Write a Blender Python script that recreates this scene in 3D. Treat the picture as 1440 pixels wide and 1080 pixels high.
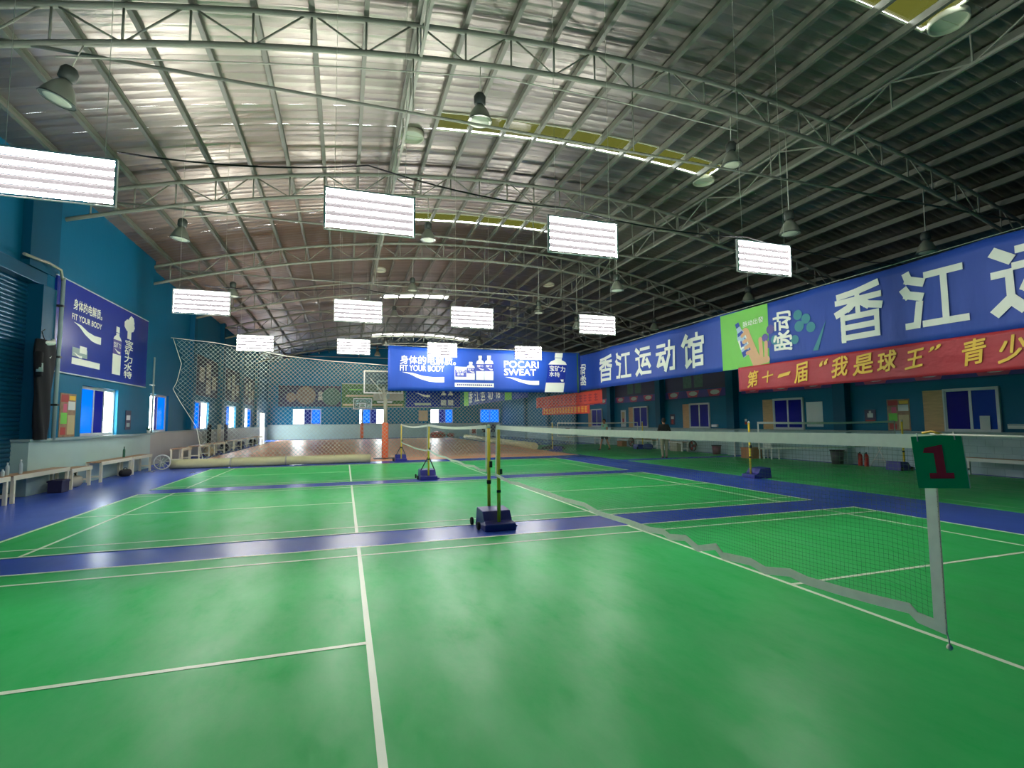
import bpy, math, random
from mathutils import Vector, Matrix
random.seed(7)
PI = math.pi
for o in list(bpy.data.objects): bpy.data.objects.remove(o, do_unlink=True)
SC = bpy.context.scene
COL = SC.collection

# ------------------------------------------------------------------ camera, world, exposure
F_PX, YAW, PITCH, ROLL = 715.74, .3175, .0741, -.0086
CAM = Vector((-2.1744, -3.9887, 1.6073))
fw = Vector((math.sin(YAW)*math.cos(PITCH), math.cos(YAW)*math.cos(PITCH), math.sin(PITCH)))
rt = Vector((math.cos(YAW), -math.sin(YAW), 0)); up = rt.cross(fw)
c_, s_ = math.cos(ROLL), math.sin(ROLL)
ax = rt*c_ + up*s_; ay = up*c_ - rt*s_
cd = bpy.data.cameras.new('camera'); cam = bpy.data.objects.new('camera', cd); COL.objects.link(cam)
cd.sensor_width = 36; cd.lens = F_PX*36/1440; cd.clip_end = 300; cd.clip_start = .05
cam.matrix_world = Matrix(((ax.x, ay.x, -fw.x, CAM.x), (ax.y, ay.y, -fw.y, CAM.y), (ax.z, ay.z, -fw.z, CAM.z), (0, 0, 0, 1)))
SC.camera = cam
W = bpy.data.worlds.new('world'); SC.world = W; W.use_nodes = True
W.node_tree.nodes['Background'].inputs[0].default_value = (.92, .97, 1, 1)
W.node_tree.nodes['Background'].inputs[1].default_value = 26.0
TUBE_STRENGTH = 92.0
SC.view_settings.view_transform = 'Standard'
try: SC.view_settings.look = 'None'
except Exception: pass
SC.view_settings.gamma = 1; SC.view_settings.use_curve_mapping = False
SC.view_settings.exposure = 0.0

# ------------------------------------------------------------------ materials
def S(r, g, b):
    f = lambda v: (v/255/12.92 if v <= 10.3 else ((v/255+.055)/1.055)**2.4)
    return (f(r), f(g), f(b), 1)
def base(name):
    m = bpy.data.materials.new(name); m.use_nodes = True
    return m, m.node_tree.nodes, m.node_tree.links, m.node_tree.nodes['Principled BSDF']
def mat(name, col, rough=.5, metal=0, var=.12, scale=3.0, bump=0, bscale=40, stretch=(1, 1, 1), spec=.5, alpha=1):
    m, N, L, b = base(name)
    b.inputs['Roughness'].default_value = rough; b.inputs['Metallic'].default_value = metal
    b.inputs['Specular IOR Level'].default_value = spec
    tc = N.new('ShaderNodeTexCoord'); mp = N.new('ShaderNodeMapping'); mp.inputs['Scale'].default_value = stretch
    L.new(tc.outputs['Object'], mp.inputs['Vector'])
    nz = N.new('ShaderNodeTexNoise'); nz.inputs['Scale'].default_value = scale; nz.inputs['Detail'].default_value = 4
    L.new(mp.outputs[0], nz.inputs['Vector'])
    mr = N.new('ShaderNodeMapRange'); mr.inputs[3].default_value = 1-var; mr.inputs[4].default_value = 1+var
    L.new(nz.outputs[0], mr.inputs[0])
    mx = N.new('ShaderNodeMix'); mx.data_type = 'RGBA'; mx.blend_type = 'MULTIPLY'; mx.inputs[0].default_value = 1
    mx.inputs[6].default_value = col; L.new(mr.outputs[0], mx.inputs[7]); L.new(mx.outputs[2], b.inputs['Base Color'])
    if bump:
        n2 = N.new('ShaderNodeTexNoise'); n2.inputs['Scale'].default_value = bscale; n2.inputs['Detail'].default_value = 3
        L.new(mp.outputs[0], n2.inputs['Vector'])
        bp = N.new('ShaderNodeBump'); bp.inputs['Strength'].default_value = bump; bp.inputs['Distance'].default_value = .05
        L.new(n2.outputs[0], bp.inputs['Height']); L.new(bp.outputs[0], b.inputs['Normal'])
    return m
def emis(name, col, st):
    m, N, L, b = base(name)
    b.inputs['Base Color'].default_value = (.9, .9, .9, 1)
    b.inputs['Emission Color'].default_value = col; b.inputs['Emission Strength'].default_value = st
    return m
def glassy(name, col, trans, clear):
    """thin sheet: diffuse-translucent tint with part of the light going straight through"""
    m, N, L, b = base(name); N.remove(b)
    out = N['Material Output']
    t = N.new('ShaderNodeBsdfTranslucent'); t.inputs[0].default_value = col
    c = N.new('ShaderNodeBsdfTransparent'); c.inputs[0].default_value = col
    g = N.new('ShaderNodeBsdfGlossy'); g.inputs['Roughness'].default_value = .1
    a = N.new('ShaderNodeMixShader'); a.inputs[0].default_value = clear
    L.new(t.outputs[0], a.inputs[1]); L.new(c.outputs[0], a.inputs[2])
    z = N.new('ShaderNodeMixShader'); z.inputs[0].default_value = .025
    L.new(a.outputs[0], z.inputs[1]); L.new(g.outputs[0], z.inputs[2]); L.new(z.outputs[0], out.inputs[0])
    return m
def foil_mat():
    m, N, L, b = base('silver_roof_foil')
    b.inputs['Metallic'].default_value = 1
    tc = N.new('ShaderNodeTexCoord'); oi = N.new('ShaderNodeObjectInfo')
    geo = N.new('ShaderNodeNewGeometry')
    mp = N.new('ShaderNodeMapping'); mp.inputs['Scale'].default_value = (.22, 3.2, 1)
    L.new(geo.outputs['Position'], mp.inputs[0])
    n1 = N.new('ShaderNodeTexNoise'); n1.inputs['Scale'].default_value = 1.6; n1.inputs['Detail'].default_value = 5
    L.new(mp.outputs[0], n1.inputs['Vector'])
    mp2 = N.new('ShaderNodeMapping'); mp2.inputs['Scale'].default_value = (1.2, 1.5, 1); L.new(geo.outputs['Position'], mp2.inputs[0])
    n2 = N.new('ShaderNodeTexNoise'); n2.inputs['Scale'].default_value = .9; n2.inputs['Detail'].default_value = 3
    L.new(mp2.outputs[0], n2.inputs['Vector'])
    ad = N.new('ShaderNodeMath'); ad.operation = 'ADD'; L.new(n1.outputs[0], ad.inputs[0]); L.new(n2.outputs[0], ad.inputs[1])
    bp = N.new('ShaderNodeBump'); bp.inputs['Strength'].default_value = .48; bp.inputs['Distance'].default_value = .06
    L.new(ad.outputs[0], bp.inputs['Height']); L.new(bp.outputs[0], b.inputs['Normal'])
    mr = N.new('ShaderNodeMapRange'); mr.inputs[3].default_value = .26; mr.inputs[4].default_value = .54
    L.new(n1.outputs[0], mr.inputs[0]); L.new(mr.outputs[0], b.inputs['Roughness'])
    cr = N.new('ShaderNodeValToRGB')
    cr.color_ramp.elements[0].color = (.31, .288, .25, 1); cr.color_ramp.elements[1].color = (.50, .465, .405, 1)
    L.new(oi.outputs['Random'], cr.inputs[0]); L.new(cr.outputs[0], b.inputs['Base Color'])
    return m
def floor_mat(name, col, rough=.36, rv=.05, spec=.09):
    m, N, L, b = base(name)
    geo = N.new('ShaderNodeNewGeometry')
    n1 = N.new('ShaderNodeTexNoise'); n1.inputs['Scale'].default_value = 1.1; n1.inputs['Detail'].default_value = 6; n1.inputs['Roughness'].default_value = .6
    L.new(geo.outputs['Position'], n1.inputs['Vector'])
    n2 = N.new('ShaderNodeTexNoise'); n2.inputs['Scale'].default_value = 2.2; n2.inputs['Detail'].default_value = 5; n2.inputs['Distortion'].default_value = 0
    L.new(geo.outputs['Position'], n2.inputs['Vector'])
    mr = N.new('ShaderNodeMapRange'); mr.inputs[3].default_value = .86; mr.inputs[4].default_value = 1.14
    L.new(n1.outputs[0], mr.inputs[0])
    mx = N.new('ShaderNodeMix'); mx.data_type = 'RGBA'; mx.blend_type = 'MULTIPLY'; mx.inputs[0].default_value = 1
    mx.inputs[6].default_value = col; L.new(mr.outputs[0], mx.inputs[7]); L.new(mx.outputs[2], b.inputs['Base Color'])
    m2 = N.new('ShaderNodeMapRange'); m2.inputs[3].default_value = rough-rv; m2.inputs[4].default_value = rough+rv
    L.new(n2.outputs[0], m2.inputs[0]); L.new(m2.outputs[0], b.inputs['Roughness'])
    n3 = N.new('ShaderNodeTexNoise'); n3.inputs['Scale'].default_value = 5; n3.inputs['Detail'].default_value = 6
    L.new(geo.outputs['Position'], n3.inputs['Vector'])
    bp = N.new('ShaderNodeBump'); bp.inputs['Strength'].default_value = .07; bp.inputs['Distance'].default_value = .02
    L.new(n3.outputs[0], bp.inputs['Height']); L.new(bp.outputs[0], b.inputs['Normal'])
    n4 = N.new('ShaderNodeTexNoise'); n4.inputs['Scale'].default_value = 1.7; n4.inputs['Detail'].default_value = 9; n4.inputs['Roughness'].default_value = .68
    mp = N.new('ShaderNodeMapping'); mp.inputs['Scale'].default_value = (1.6, .7, 1); mp.inputs['Rotation'].default_value = (0, 0, .5)
    L.new(geo.outputs['Position'], mp.inputs[0]); L.new(mp.outputs[0], n4.inputs['Vector'])
    m4 = N.new('ShaderNodeMapRange'); m4.inputs[1].default_value = .34; m4.inputs[2].default_value = .68; m4.inputs[3].default_value = spec*.25; m4.inputs[4].default_value = spec*2.1
    L.new(n4.outputs[0], m4.inputs[0]); L.new(m4.outputs[0], b.inputs['Specular IOR Level'])
    return m
def brick_mat():
    m, N, L, b = base('white_painted_block')
    tc = N.new('ShaderNodeTexCoord'); bk = N.new('ShaderNodeTexBrick')
    mp = N.new('ShaderNodeMapping'); mp.inputs['Rotation'].default_value = (PI/2, 0, 0)
    L.new(tc.outputs['Object'], mp.inputs[0])
    L.new(mp.outputs[0], bk.inputs['Vector'])
    bk.inputs['Color1'].default_value = S(182, 206, 204); bk.inputs['Color2'].default_value = S(174, 200, 198); bk.inputs['Mortar'].default_value = S(150, 178, 178)
    bk.inputs['Scale'].default_value = 1; bk.inputs['Brick Width'].default_value = .4; bk.inputs['Row Height'].default_value = .2; bk.inputs['Mortar Size'].default_value = .008
    L.new(bk.outputs[0], b.inputs['Base Color']); b.inputs['Roughness'].default_value = .5
    return m

M = dict(
    foil=foil_mat(),
    green=floor_mat('green_sport_vinyl', S(54, 178, 92)), blue=floor_mat('blue_sport_vinyl', S(60, 92, 190), .27, .0, .3),
    wood=floor_mat('orange_wood_vinyl', S(250, 186, 138), .36, .0, .22), line=mat('cream_court_line', S(222, 236, 206), .4, var=.06),
    dline=mat('faded_court_line', S(110, 180, 130), .4, var=.06),
    steel=mat('grey_green_painted_steel', S(148, 152, 134), .45, .1, .15, 2), purlin=mat('galvanised_purlin', S(128, 130, 116), .45, .2, .2, 2),
    teal=mat('teal_wall_paint', S(2, 104, 138), .5, 0, .12, .8, .08, 6, spec=.2), teal_dark=mat('teal_pilaster_paint', S(2, 86, 116), .5, 0, .1, .8, spec=.2),
    dado=mat('pale_green_dado_paint', S(172, 200, 192), .4, 0, .1, 1.5), dado_grey=mat('grey_dado_paint', S(176, 178, 170), .45, 0, .1, 1.5), block=brick_mat(),
    ledge=mat('grey_ledge_paint', S(150, 172, 168), .5), shutter=mat('teal_shutter_metal', S(16, 92, 124), .32, .3, .12, 2),
    white=mat('white_paint', S(228, 230, 222), .4, var=.05), cream=mat('cream_painted_wood', S(222, 218, 190), .5, var=.08),
    plank=mat('worn_tan_plank', S(176, 140, 104), .5, 0, .25, 2, .1, 20, (1, 8, 8)), black=mat('black_fabric', S(22, 22, 26), .85), dark=mat('dark_metal', S(46, 48, 48), .5, .3),
    navy=mat('navy_painted_steel', S(42, 46, 138), .4, 0, .1, 4), yellow=mat('yellow_painted_tube', S(250, 222, 56), .4, 0, .08, 5),
    rubber=mat('black_rubber', S(24, 26, 26), .8), orange=mat('orange_vinyl_pad', S(224, 98, 44), .45, var=.06),
    lampgrey=mat('brushed_lamp_aluminium', S(150, 156, 140), .35, .55, .1, 8), lampface=mat('frosted_lamp_glass', S(206, 214, 188), .35, var=.04),
    hub=mat('dark_lamp_housing', S(70, 78, 70), .5, .3), tube=emis('lit_fluorescent_tube', (1, .985, .95, 1), TUBE_STRENGTH),
    bottle_p=mat('pale_blue_print', S(172, 204, 222), .55, var=.2, scale=8),
    strip=mat('dull_reflector_strip', S(46, 44, 46), .6, var=.03, spec=.1),
    fixture=mat('white_enamel_reflector', S(238, 232, 228), .35, var=.03), wire=mat('pale_cable', S(214, 216, 196), .5), cable=mat('black_cable', S(26, 28, 30), .6),
    skylight=glassy('yellowed_fibreglass', (.0055, .0055, .0009, 1), .5, .0), skybright=glassy('clear_fibreglass', (.35, .33, .31, 1), .5, .5), trim=mat('white_skylight_trim', S(214, 216, 186), .5),
    clear=glassy('clear_window_glass', (.95, .97, .97, 1), .1, .95), bluefilm=glassy('bright_blue_film_glass', (.001, .10, .25, 1), .6, .3), purple=glassy('violet_blue_film_glass', (.02, .026, .095, 1), .6, .2),
    darkblue=mat('dark_blue_glass', S(14, 18, 140), .3, 0, .2, 1, spec=.06), alu=mat('white_window_frame', S(196, 204, 204), .4, .1),
    brown=mat('brown_board', S(205, 166, 118), .6, 0, .3, 3, .1, 12, (1, 1, 6)), paper=mat('white_paper', S(222, 224, 220), .6, var=.03),
    banner=mat('blue_banner_cloth', S(22, 72, 170), .6, var=.07, bump=.5, bscale=1.6, stretch=(1.6, 1, .5)), banner2=mat('royal_blue_banner_cloth', S(18, 70, 166), .6, var=.07, bump=.5, bscale=1.6, stretch=(1.6, 1, .5)), posterblue=mat('glossy_blue_panel', S(28, 52, 158), .25, var=.06),
    pale=mat('pale_print', S(248, 252, 236), .6, var=.03), lime=mat('lime_print', S(116, 206, 72), .55, var=.06), leaf=mat('teal_dot_print', S(44, 140, 150), .55), skin_p=mat('printed_skin', S(222, 176, 128), .6),
    red=mat('red_banner_cloth', S(176, 36, 44), .55, var=.08, bump=.5, bscale=2.2, stretch=(1, 1, 1.5)), red2=mat('bright_red_banner_cloth', S(226, 66, 40), .55, var=.08), gold=mat('gold_print', S(244, 196, 56), .5, var=.05), orange_p=mat('orange_yellow_print', S(250, 176, 50), .5),
    net=mat('dark_net_twine', S(84, 118, 90), .8), tape=mat('white_net_tape', S(242, 242, 226), .7, 0, .1, 25), safety=mat('grey_nylon_net', S(168, 184, 168), .7),
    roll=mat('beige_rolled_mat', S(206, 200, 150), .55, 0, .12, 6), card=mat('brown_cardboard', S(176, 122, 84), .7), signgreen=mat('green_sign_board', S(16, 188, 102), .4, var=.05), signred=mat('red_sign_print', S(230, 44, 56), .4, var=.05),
    fanface=mat('dark_fan_grille', S(90, 76, 72), .5, .3), binred=mat('dusky_bin_plastic', S(120, 78, 90), .5), bindark=mat('dark_grey_bin', S(74, 74, 80), .5), extred=mat('red_extinguisher_paint', S(190, 44, 36), .35),
    skin=mat('skin_tone', S(176, 126, 96), .55), hair=mat('black_hair', S(20, 18, 18), .6), shirt=mat('pale_mint_shirt', S(150, 206, 184), .8), shorts=mat('dark_shorts', S(34, 32, 36), .8), top=mat('black_top', S(30, 32, 30), .8), trousers=mat('sand_grey_trousers', S(140, 136, 112), .8), maroon=mat('maroon_waistband', S(78, 34, 36), .8), shoe=mat('dark_shoe', S(40, 42, 46), .6),
    glassb=mat('clear_plastic', S(190, 206, 206), .15), greenb=mat('green_bottle_plastic', S(58, 108, 84), .25), tan=mat('tan_sheet', S(196, 176, 130), .6), redbag=mat('red_vinyl', S(176, 52, 44), .5), magenta=mat('magenta_print', S(206, 92, 120), .6), violet=mat('violet_print', S(78, 70, 150), .55), darkposter=mat('dark_violet_poster', S(40, 38, 70), .5), greenposter=mat('green_poster', S(58, 110, 50), .5),
    multi=mat('food_photo_print', S(150, 116, 84), .5, 0, .7, 7),
    darkblue2=mat('bright_dark_blue_glass', S(2, 62, 168), .3, 0, .1, 1, spec=.06), murky=mat('murky_print', S(116, 96, 78), .5, 0, .6, 6), murky2=mat('murky_green_print', S(58, 98, 84), .5, 0, .6, 6), backboard=glassy('backboard_acrylic', (.72, .82, .80, 1), .5, .8), stand=mat('beige_steel', S(176, 172, 150), .45, .2), bluebag=mat('blue_bag_fabric', S(48, 58, 116), .8), purlin_brace=mat('brace_steel', S(160, 162, 146), .45, .1),
)

# ------------------------------------------------------------------ mesh helpers
class MB:
    def __init__(s): s.v = []; s.f = []; s.sm = set()
    def add(s, vs, fs, smooth=False):
        n = len(s.v); s.v += [tuple(p) for p in vs]
        for f in fs:
            if smooth: s.sm.add(len(s.f))
            s.f.append(tuple(i+n for i in f))
        return s
    def box(s, x0, x1, y0, y1, z0, z1):
        return s.add([(x0, y0, z0), (x1, y0, z0), (x1, y1, z0), (x0, y1, z0), (x0, y0, z1), (x1, y0, z1), (x1, y1, z1), (x0, y1, z1)],
                     [(3, 2, 1, 0), (4, 5, 6, 7), (0, 1, 5, 4), (1, 2, 6, 5), (2, 3, 7, 6), (3, 0, 4, 7)])
    def tube(s, pts, r, n=6, caps=True, smooth=True):
        pts = [Vector(p) for p in pts]; k = len(pts); rs = r if isinstance(r, (list, tuple)) else [r]*k
        vs = []
        ref = None
        for i, p in enumerate(pts):
            d = (pts[min(i+1, k-1)]-pts[max(i-1, 0)])
            d = d.normalized() if d.length > 1e-9 else Vector((0, 0, 1))
            a = Vector((0, 0, 1)) if abs(d.z) < .9 else Vector((1, 0, 0))
            if ref is not None and (ref - d*ref.dot(d)).length > .1: a = ref
            x = (a - d*a.dot(d)).normalized(); y = d.cross(x); ref = x
            for j in range(n):
                t = 2*PI*(j+.5)/n; vs.append(p + (x*math.cos(t)+y*math.sin(t))*rs[i])
        fs = [(i*n+j, i*n+(j+1) % n, (i+1)*n+(j+1) % n, (i+1)*n+j) for i in range(k-1) for j in range(n)]
        s.add(vs, fs, smooth and n > 4)
        if caps:
            m = len(s.v)-k*n
            s.f.append(tuple(m+j for j in reversed(range(n)))); s.f.append(tuple(m+(k-1)*n+j for j in range(n)))
        return s
    def beam(s, p, q, w): return s.tube([p, q], w*.7071, 4, True, False)
    def lathe(s, prof, n=20, c=(0, 0, 0), axis='z'):
        vs = []
        for r, z in prof:
            for j in range(n):
                t = 2*PI*j/n; a, b = r*math.cos(t), r*math.sin(t)
                vs.append((c[0]+a, c[1]+b, c[2]+z) if axis == 'z' else (c[0]+a, c[1]+z, c[2]+b) if axis == 'y' else (c[0]+z, c[1]+a, c[2]+b))
        k = len(prof)
        fs = [(i*n+j, i*n+(j+1) % n, (i+1)*n+(j+1) % n, (i+1)*n+j) for i in range(k-1) for j in range(n)]
        s.add(vs, fs, True); m = len(s.v)-k*n
        if prof[0] == prof[-1]: return s
        if prof[0][0] > 1e-4: s.f.append(tuple(m+j for j in reversed(range(n))))
        if prof[-1][0] > 1e-4: s.f.append(tuple(m+(k-1)*n+j for j in range(n)))
        return s
    def prism(s, poly, y0, y1):       # polygon in x,z extruded along y
        n = len(poly)
        s.add([(x, y0, z) for x, z in poly]+[(x, y1, z) for x, z in poly],
              [tuple(range(n)), tuple(range(2*n-1, n-1, -1))]+[(i, i+n, (i+1) % n+n, (i+1) % n) for i in range(n)])
        return s
    def grid(s, nx, ny, fn, smooth=True):
        s.add([fn(i/nx, j/ny) for j in range(ny+1) for i in range(nx+1)],
              [(j*(nx+1)+i, j*(nx+1)+i+1, (j+1)*(nx+1)+i+1, (j+1)*(nx+1)+i) for j in range(ny) for i in range(nx)], smooth)
        return s
    def mesh(s, name, m):
        me = bpy.data.meshes.new(name); me.from_pydata(s.v, [], s.f)
        if s.sm: me.polygons.foreach_set('use_smooth', [i in s.sm for i in range(len(s.f))])
        if m: me.materials.append(M[m] if isinstance(m, str) else m)
        me.update(); return me
    def build(s, name, m, parent=None, loc=(0, 0, 0), rotz=0, bevel=0):
        o = bpy.data.objects.new(name, s.mesh(name, m)); COL.objects.link(o); o.parent = parent
        o.location = loc; o.rotation_euler.z = rotz
        if bevel:
            b = o.modifiers.new('bevel', 'BEVEL'); b.width = bevel; b.segments = 2; b.limit_method = 'ANGLE'
        return o
def link(name, me, parent=None, loc=(0, 0, 0), rot=(0, 0, 0)):
    o = bpy.data.objects.new(name, me); COL.objects.link(o); o.parent = parent; o.location = loc; o.rotation_euler = rot; return o
def tag(o, label=None, cat=None, group=None, kind=None):
    for k, v in (('label', label), ('category', cat), ('group', group), ('kind', kind)):
        if v: o[k] = v
    return o
def thing(name, label, cat, loc=(0, 0, 0), rotz=0, group=None):
    o = bpy.data.objects.new(name, None); COL.objects.link(o); o.empty_display_size = .1
    o.location = loc; o.rotation_euler.z = rotz
    return tag(o, label, cat, group)
def struct(name, loc=(0, 0, 0), rotz=0, label=None):
    o = bpy.data.objects.new(name, None); COL.objects.link(o); o.location = loc; o.rotation_euler.z = rotz
    return tag(o, label, kind='structure')
BACK, LEFT, RIGHT = 0, PI/2, -PI/2      # walls: local x runs to the right along the wall, local -y points into the hall

# ------------------------------------------------------------------ dimensions of the hall
XL, XLF, XR, YB, YN = -9.2, -9.55, 15.12, 52.5, -8.0
XC = 4.5
def zbot(x): d = x-XC; return 9.09 - d*d/(90 if d < 0 else 78)
def ztop(x): return zbot(x)+.70
def zroof(x): return ztop(x)+.22
TRUSS_Y = [-.8, 5.6, 12.0, 18.5, 25.0, 31.5, 38.0, 44.5]

# ------------------------------------------------------------------ floor
fl = MB().box(-10.2, 15.6, YN-.3, YB+.3, -.2, 0).build('floor', 'blue'); tag(fl, 'glossy blue hall floor with green courts laid on it', kind='structure')
def slab(name, x0, x1, y0, y1, z, m, parent): return MB().box(x0, x1, y0, y1, 0, z).build(name, m, parent)
D2, D2F, D3, D3F = 3.916, 10.016, 10.85, 16.95
LW = .045
def lines(name, segs, z, m, parent):
    b = MB()
    for x0, x1, y0, y1 in segs: b.box(x0, x1, y0, y1, z-.002, z)
    return b.build(name, m, parent)
for i, (y0, y1) in enumerate(((-3.05, 3.05), (D2, D2F), (D3, D3F))):
    mt = slab('court_mat', -6.72, 6.72, y0, y1, .004, 'green', fl)
    yc = (y0+y1)/2; h = LW/2; sg = []
    for x in (-6.7+h, 6.7-h, -5.94, 5.94, -1.98, 1.98): sg.append((x-h, x+h, y0, y1))
    for y in (y0+h, y1-h, y0+.46, y1-.46): sg.append((-6.7, 6.7, y-h, y+h))
    for a, b in ((-6.7, -1.98), (1.98, 6.7)): sg.append((a, b, yc-h, yc+h))
    for k, q in enumerate(sg): lines('court_line', [q], .0065+.0002*(k > 5), 'line', mt)
for y0, y1 in ((.45, 14.2), (15.0, 28.6)):
    mt = slab('court_mat', 8.68, 14.75, y0, y1, .004, 'green', fl)
    yc = (y0+y1)/2; h = LW/2
    sg = [(x-h, x+h, y0, y1) for x in (8.75, 9.2, 14.2, 14.7)]+[(8.75, 14.7, y-h, y+h) for y in (y0+.04, y0+.8, yc-1.98, yc+1.98, y1-.8, y1-.04)]
    sg += [(11.7-h, 11.7+h, y0, yc-1.98), (11.7-h, 11.7+h, yc+1.98, y1)]
    for k, q in enumerate(sg): lines('court_line', [q], .0065+.0002*(k > 3), 'dline', mt)
slab('court_mat', 8.68, 14.75, -7.5, -.3, .004, 'green', fl)
mt = slab('basketball_court_mat', -8.3, 8.5, 18.35, 49.6, .004, 'wood', fl)
h = .03
for k, q in enumerate([(-7.2-h, -7.2+h, 20.2, 48.5), (7.2-h, 7.2+h, 20.2, 48.5), (-7.2, 7.2, 20.2-h, 20.2+h), (-7.2, 7.2, 48.5-h, 48.5+h), (-7.2, 7.2, 34.3-h, 34.3+h)]): lines('court_line', [q], .0065+.0002*(k > 1), 'line', mt)
ringb = MB()
for cy, a0, a1, r in ((20.4, 0, PI, 6.2), (48.3, PI, 2*PI, 6.2), (34.3, 0, 2*PI, 1.8)):
    n = 40
    ringb.grid(n, 1, lambda u, v, cy=cy, a0=a0, a1=a1, r=r: ((r+(v-.5)*.06)*math.cos(a0+(a1-a0)*u), cy+(r+(v-.5)*.06)*math.sin(a0+(a1-a0)*u), .0072), False)
ringb.build('arc_line', 'line', mt)

# ------------------------------------------------------------------ walls
def wall_grid(us, vs, holes, th):
    """one connected wall in local x,z with rectangular openings; room face at y=0, back at y=th"""
    us = sorted(set([round(u, 4) for u in us]+[round(q, 4) for h_ in holes for q in h_[:2]])); vs = sorted(set([round(v, 4) for v in vs]+[round(q, 4) for h_ in holes for q in h_[2:]]))
    nu, nv = len(us), len(vs); b = MB()
    idx = lambda i, j, k: (j*nu+i)*2+k
    verts = [(us[i], th*k, vs[j]) for j in range(nv) for i in range(nu) for k in (0, 1)]
    solid = lambda i, j: 0 <= i < nu-1 and 0 <= j < nv-1 and not any(a-1e-4 <= us[i] and us[i+1] <= c+1e-4 and z0-1e-4 <= vs[j] and vs[j+1] <= z1+1e-4 for a, c, z0, z1 in holes)
    fs = []
    for i in range(nu-1):
        for j in range(nv-1):
            if not solid(i, j): continue
            fs.append((idx(i, j, 0), idx(i+1, j, 0), idx(i+1, j+1, 0), idx(i, j+1, 0)))
            fs.append((idx(i, j, 1), idx(i, j+1, 1), idx(i+1, j+1, 1), idx(i+1, j, 1)))
            for di, dj, a, c in ((-1, 0, (i, j), (i, j+1)), (1, 0, (i+1, j), (i+1, j+1)), (0, -1, (i, j), (i+1, j)), (0, 1, (i, j+1), (i+1, j+1))):
                if not solid(i+di, j+dj): fs.append((idx(*a, 0), idx(*a, 1), idx(*c, 1), idx(*c, 0)))
    b.add(verts, fs); return b

# window openings
LW1 = (13.35, 15.75, 1.30, 2.74)                                            # left wall, front section
LFW = [(19.75, 22.0), (26.1, 29.0), (33.6, 36.6), (40.2, 43.4)]               # left wall, far section (y ranges)
LFD = (47.6, 50.3, 0, 2.65)
RW = [(5.2, 6.6), (11.58, 13.07), (17.05, 18.6), (22.5, 24.1), (28.2, 29.8)]  # right wall
BW = [(-7.25, -4.5), (-.72, 1.86), (6.85, 9.4), (12.5, 14.85)]
# left wall
wl = struct('wall_left', label='teal left wall of the hall with a pale dado')
def sec(name, parent, b, m, loc, rotz): return b.build(name, m, parent, loc, rotz)
sec('wall_section', wl, wall_grid([11.3, 18.62], [0, 8.9], [LW1], .22), 'teal', (XL, 0, 0), LEFT)
sec('wall_section', wl, wall_grid([18.4, YB], [0, 8.9], [(a, b, 1.32, 2.86) for a, b in LFW]+[LFD], .22), 'teal', (XLF, 0, 0), LEFT)
sec('wall_section', wl, wall_grid([YN, 11.4], [0, 8.9], [(4.2, 11.2, 0, 5.02)], .22), 'teal', (XL-.16, 0, 0), LEFT)
MB().box(XL-.25, XL+.1, 10.95, 11.55, 0, 5.0).build('pilaster', 'teal_dark', wl)
MB().box(XL-.25, XL+.02, 10.5, 11.75, 5.35, 8.4).build('pilaster', 'teal_dark', wl)
for y in (25.0, 31.5, 38.0, 44.5): MB().box(XLF-.05, XLF+.22, y-.25, y+.25, 1.4, 8.4).build('pilaster', 'teal_dark', wl)
MB().box(XL, XL+.06, 11.55, 18.64, 0, 1.24).build('dado', 'dado', wl)
MB().box(XL-.2, XL+.13, 10.66, 11.56, 0, 1.24).build('dado', 'dado', wl)
MB().box(XL-.2, XL+.17, 10.62, 18.72, 1.24, 1.30).build('ledge', 'ledge', wl)
MB().box(XLF, XLF+.06, 18.6, 47.5, 0, 1.28).build('dado', 'dado_grey', wl)
MB().box(XLF, XLF+.12, 18.6, 47.5, 1.28, 1.33).build('ledge', 'ledge', wl)
MB().box(XLF, XLF+.06, 50.4, YB, 0, 1.28).build('dado', 'dado_grey', wl)
# right wall (local x = -Y)
wr = struct('wall_right', label='teal right wall of the hall with a white block dado')
sec('wall_section', wr, wall_grid([-YB, -YN], [0, 6.2], [], .25), 'teal', (XR, 0, 0), RIGHT)
sec('wall_section', wr, wall_grid([-YB, -YN], [6.2, 8.2], [], .2), 'teal', (18.5, 0, 0), RIGHT)
MB().box(XR, 18.7, YN, YB, 6.0, 6.2).build('loft_slab', 'teal_dark', wr)
MB().box(-YB, -YN, -.07, 0, 0, 1.14).build('dado', 'block', wr, (XR, 0, 0), RIGHT)
MB().box(-YB, -YN, -.16, 0, 1.14, 1.20).build('ledge', 'ledge', wr, (XR, 0, 0), RIGHT)
for y in (-2, 3.9, 9.85, 15.35, 21.1, 26.8, 32.5, 38, 44):
    MB().box(-.24, .24, -.30, 0, 1.2, 6.19).build('pilaster', 'teal_dark', wr, (XR, y, 0), RIGHT)
    MB().box(-.24, .24, -.30, -.06, 0, 1.14).build('pilaster_foot', 'block', wr, (XR, y, 0), RIGHT)
# back wall, wall behind the camera
wb = struct('wall_back', label='teal end wall behind the basketball court')
sec('wall_section', wb, wall_grid([-9.8, 19.0], [0, 10.4], [(a, b, 1.5, 3.12) for a, b in BW], .25), 'teal', (0, YB, 0), BACK)
MB().box(-9.6, 15.2, -.06, 0, 0, 1.45).build('dado', 'dado', wb, (0, YB, 0), BACK)
MB().box(-9.6, 15.2, -.12, 0, 1.45, 1.5).build('ledge', 'ledge', wb, (0, YB, 0), BACK)
wn = struct('wall_front', label='teal wall behind the photographer')
sec('wall_section', wn, wall_grid([-19, 9.8], [0, 10.4], [], .25), 'teal', (0, YN, 0), PI)

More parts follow.
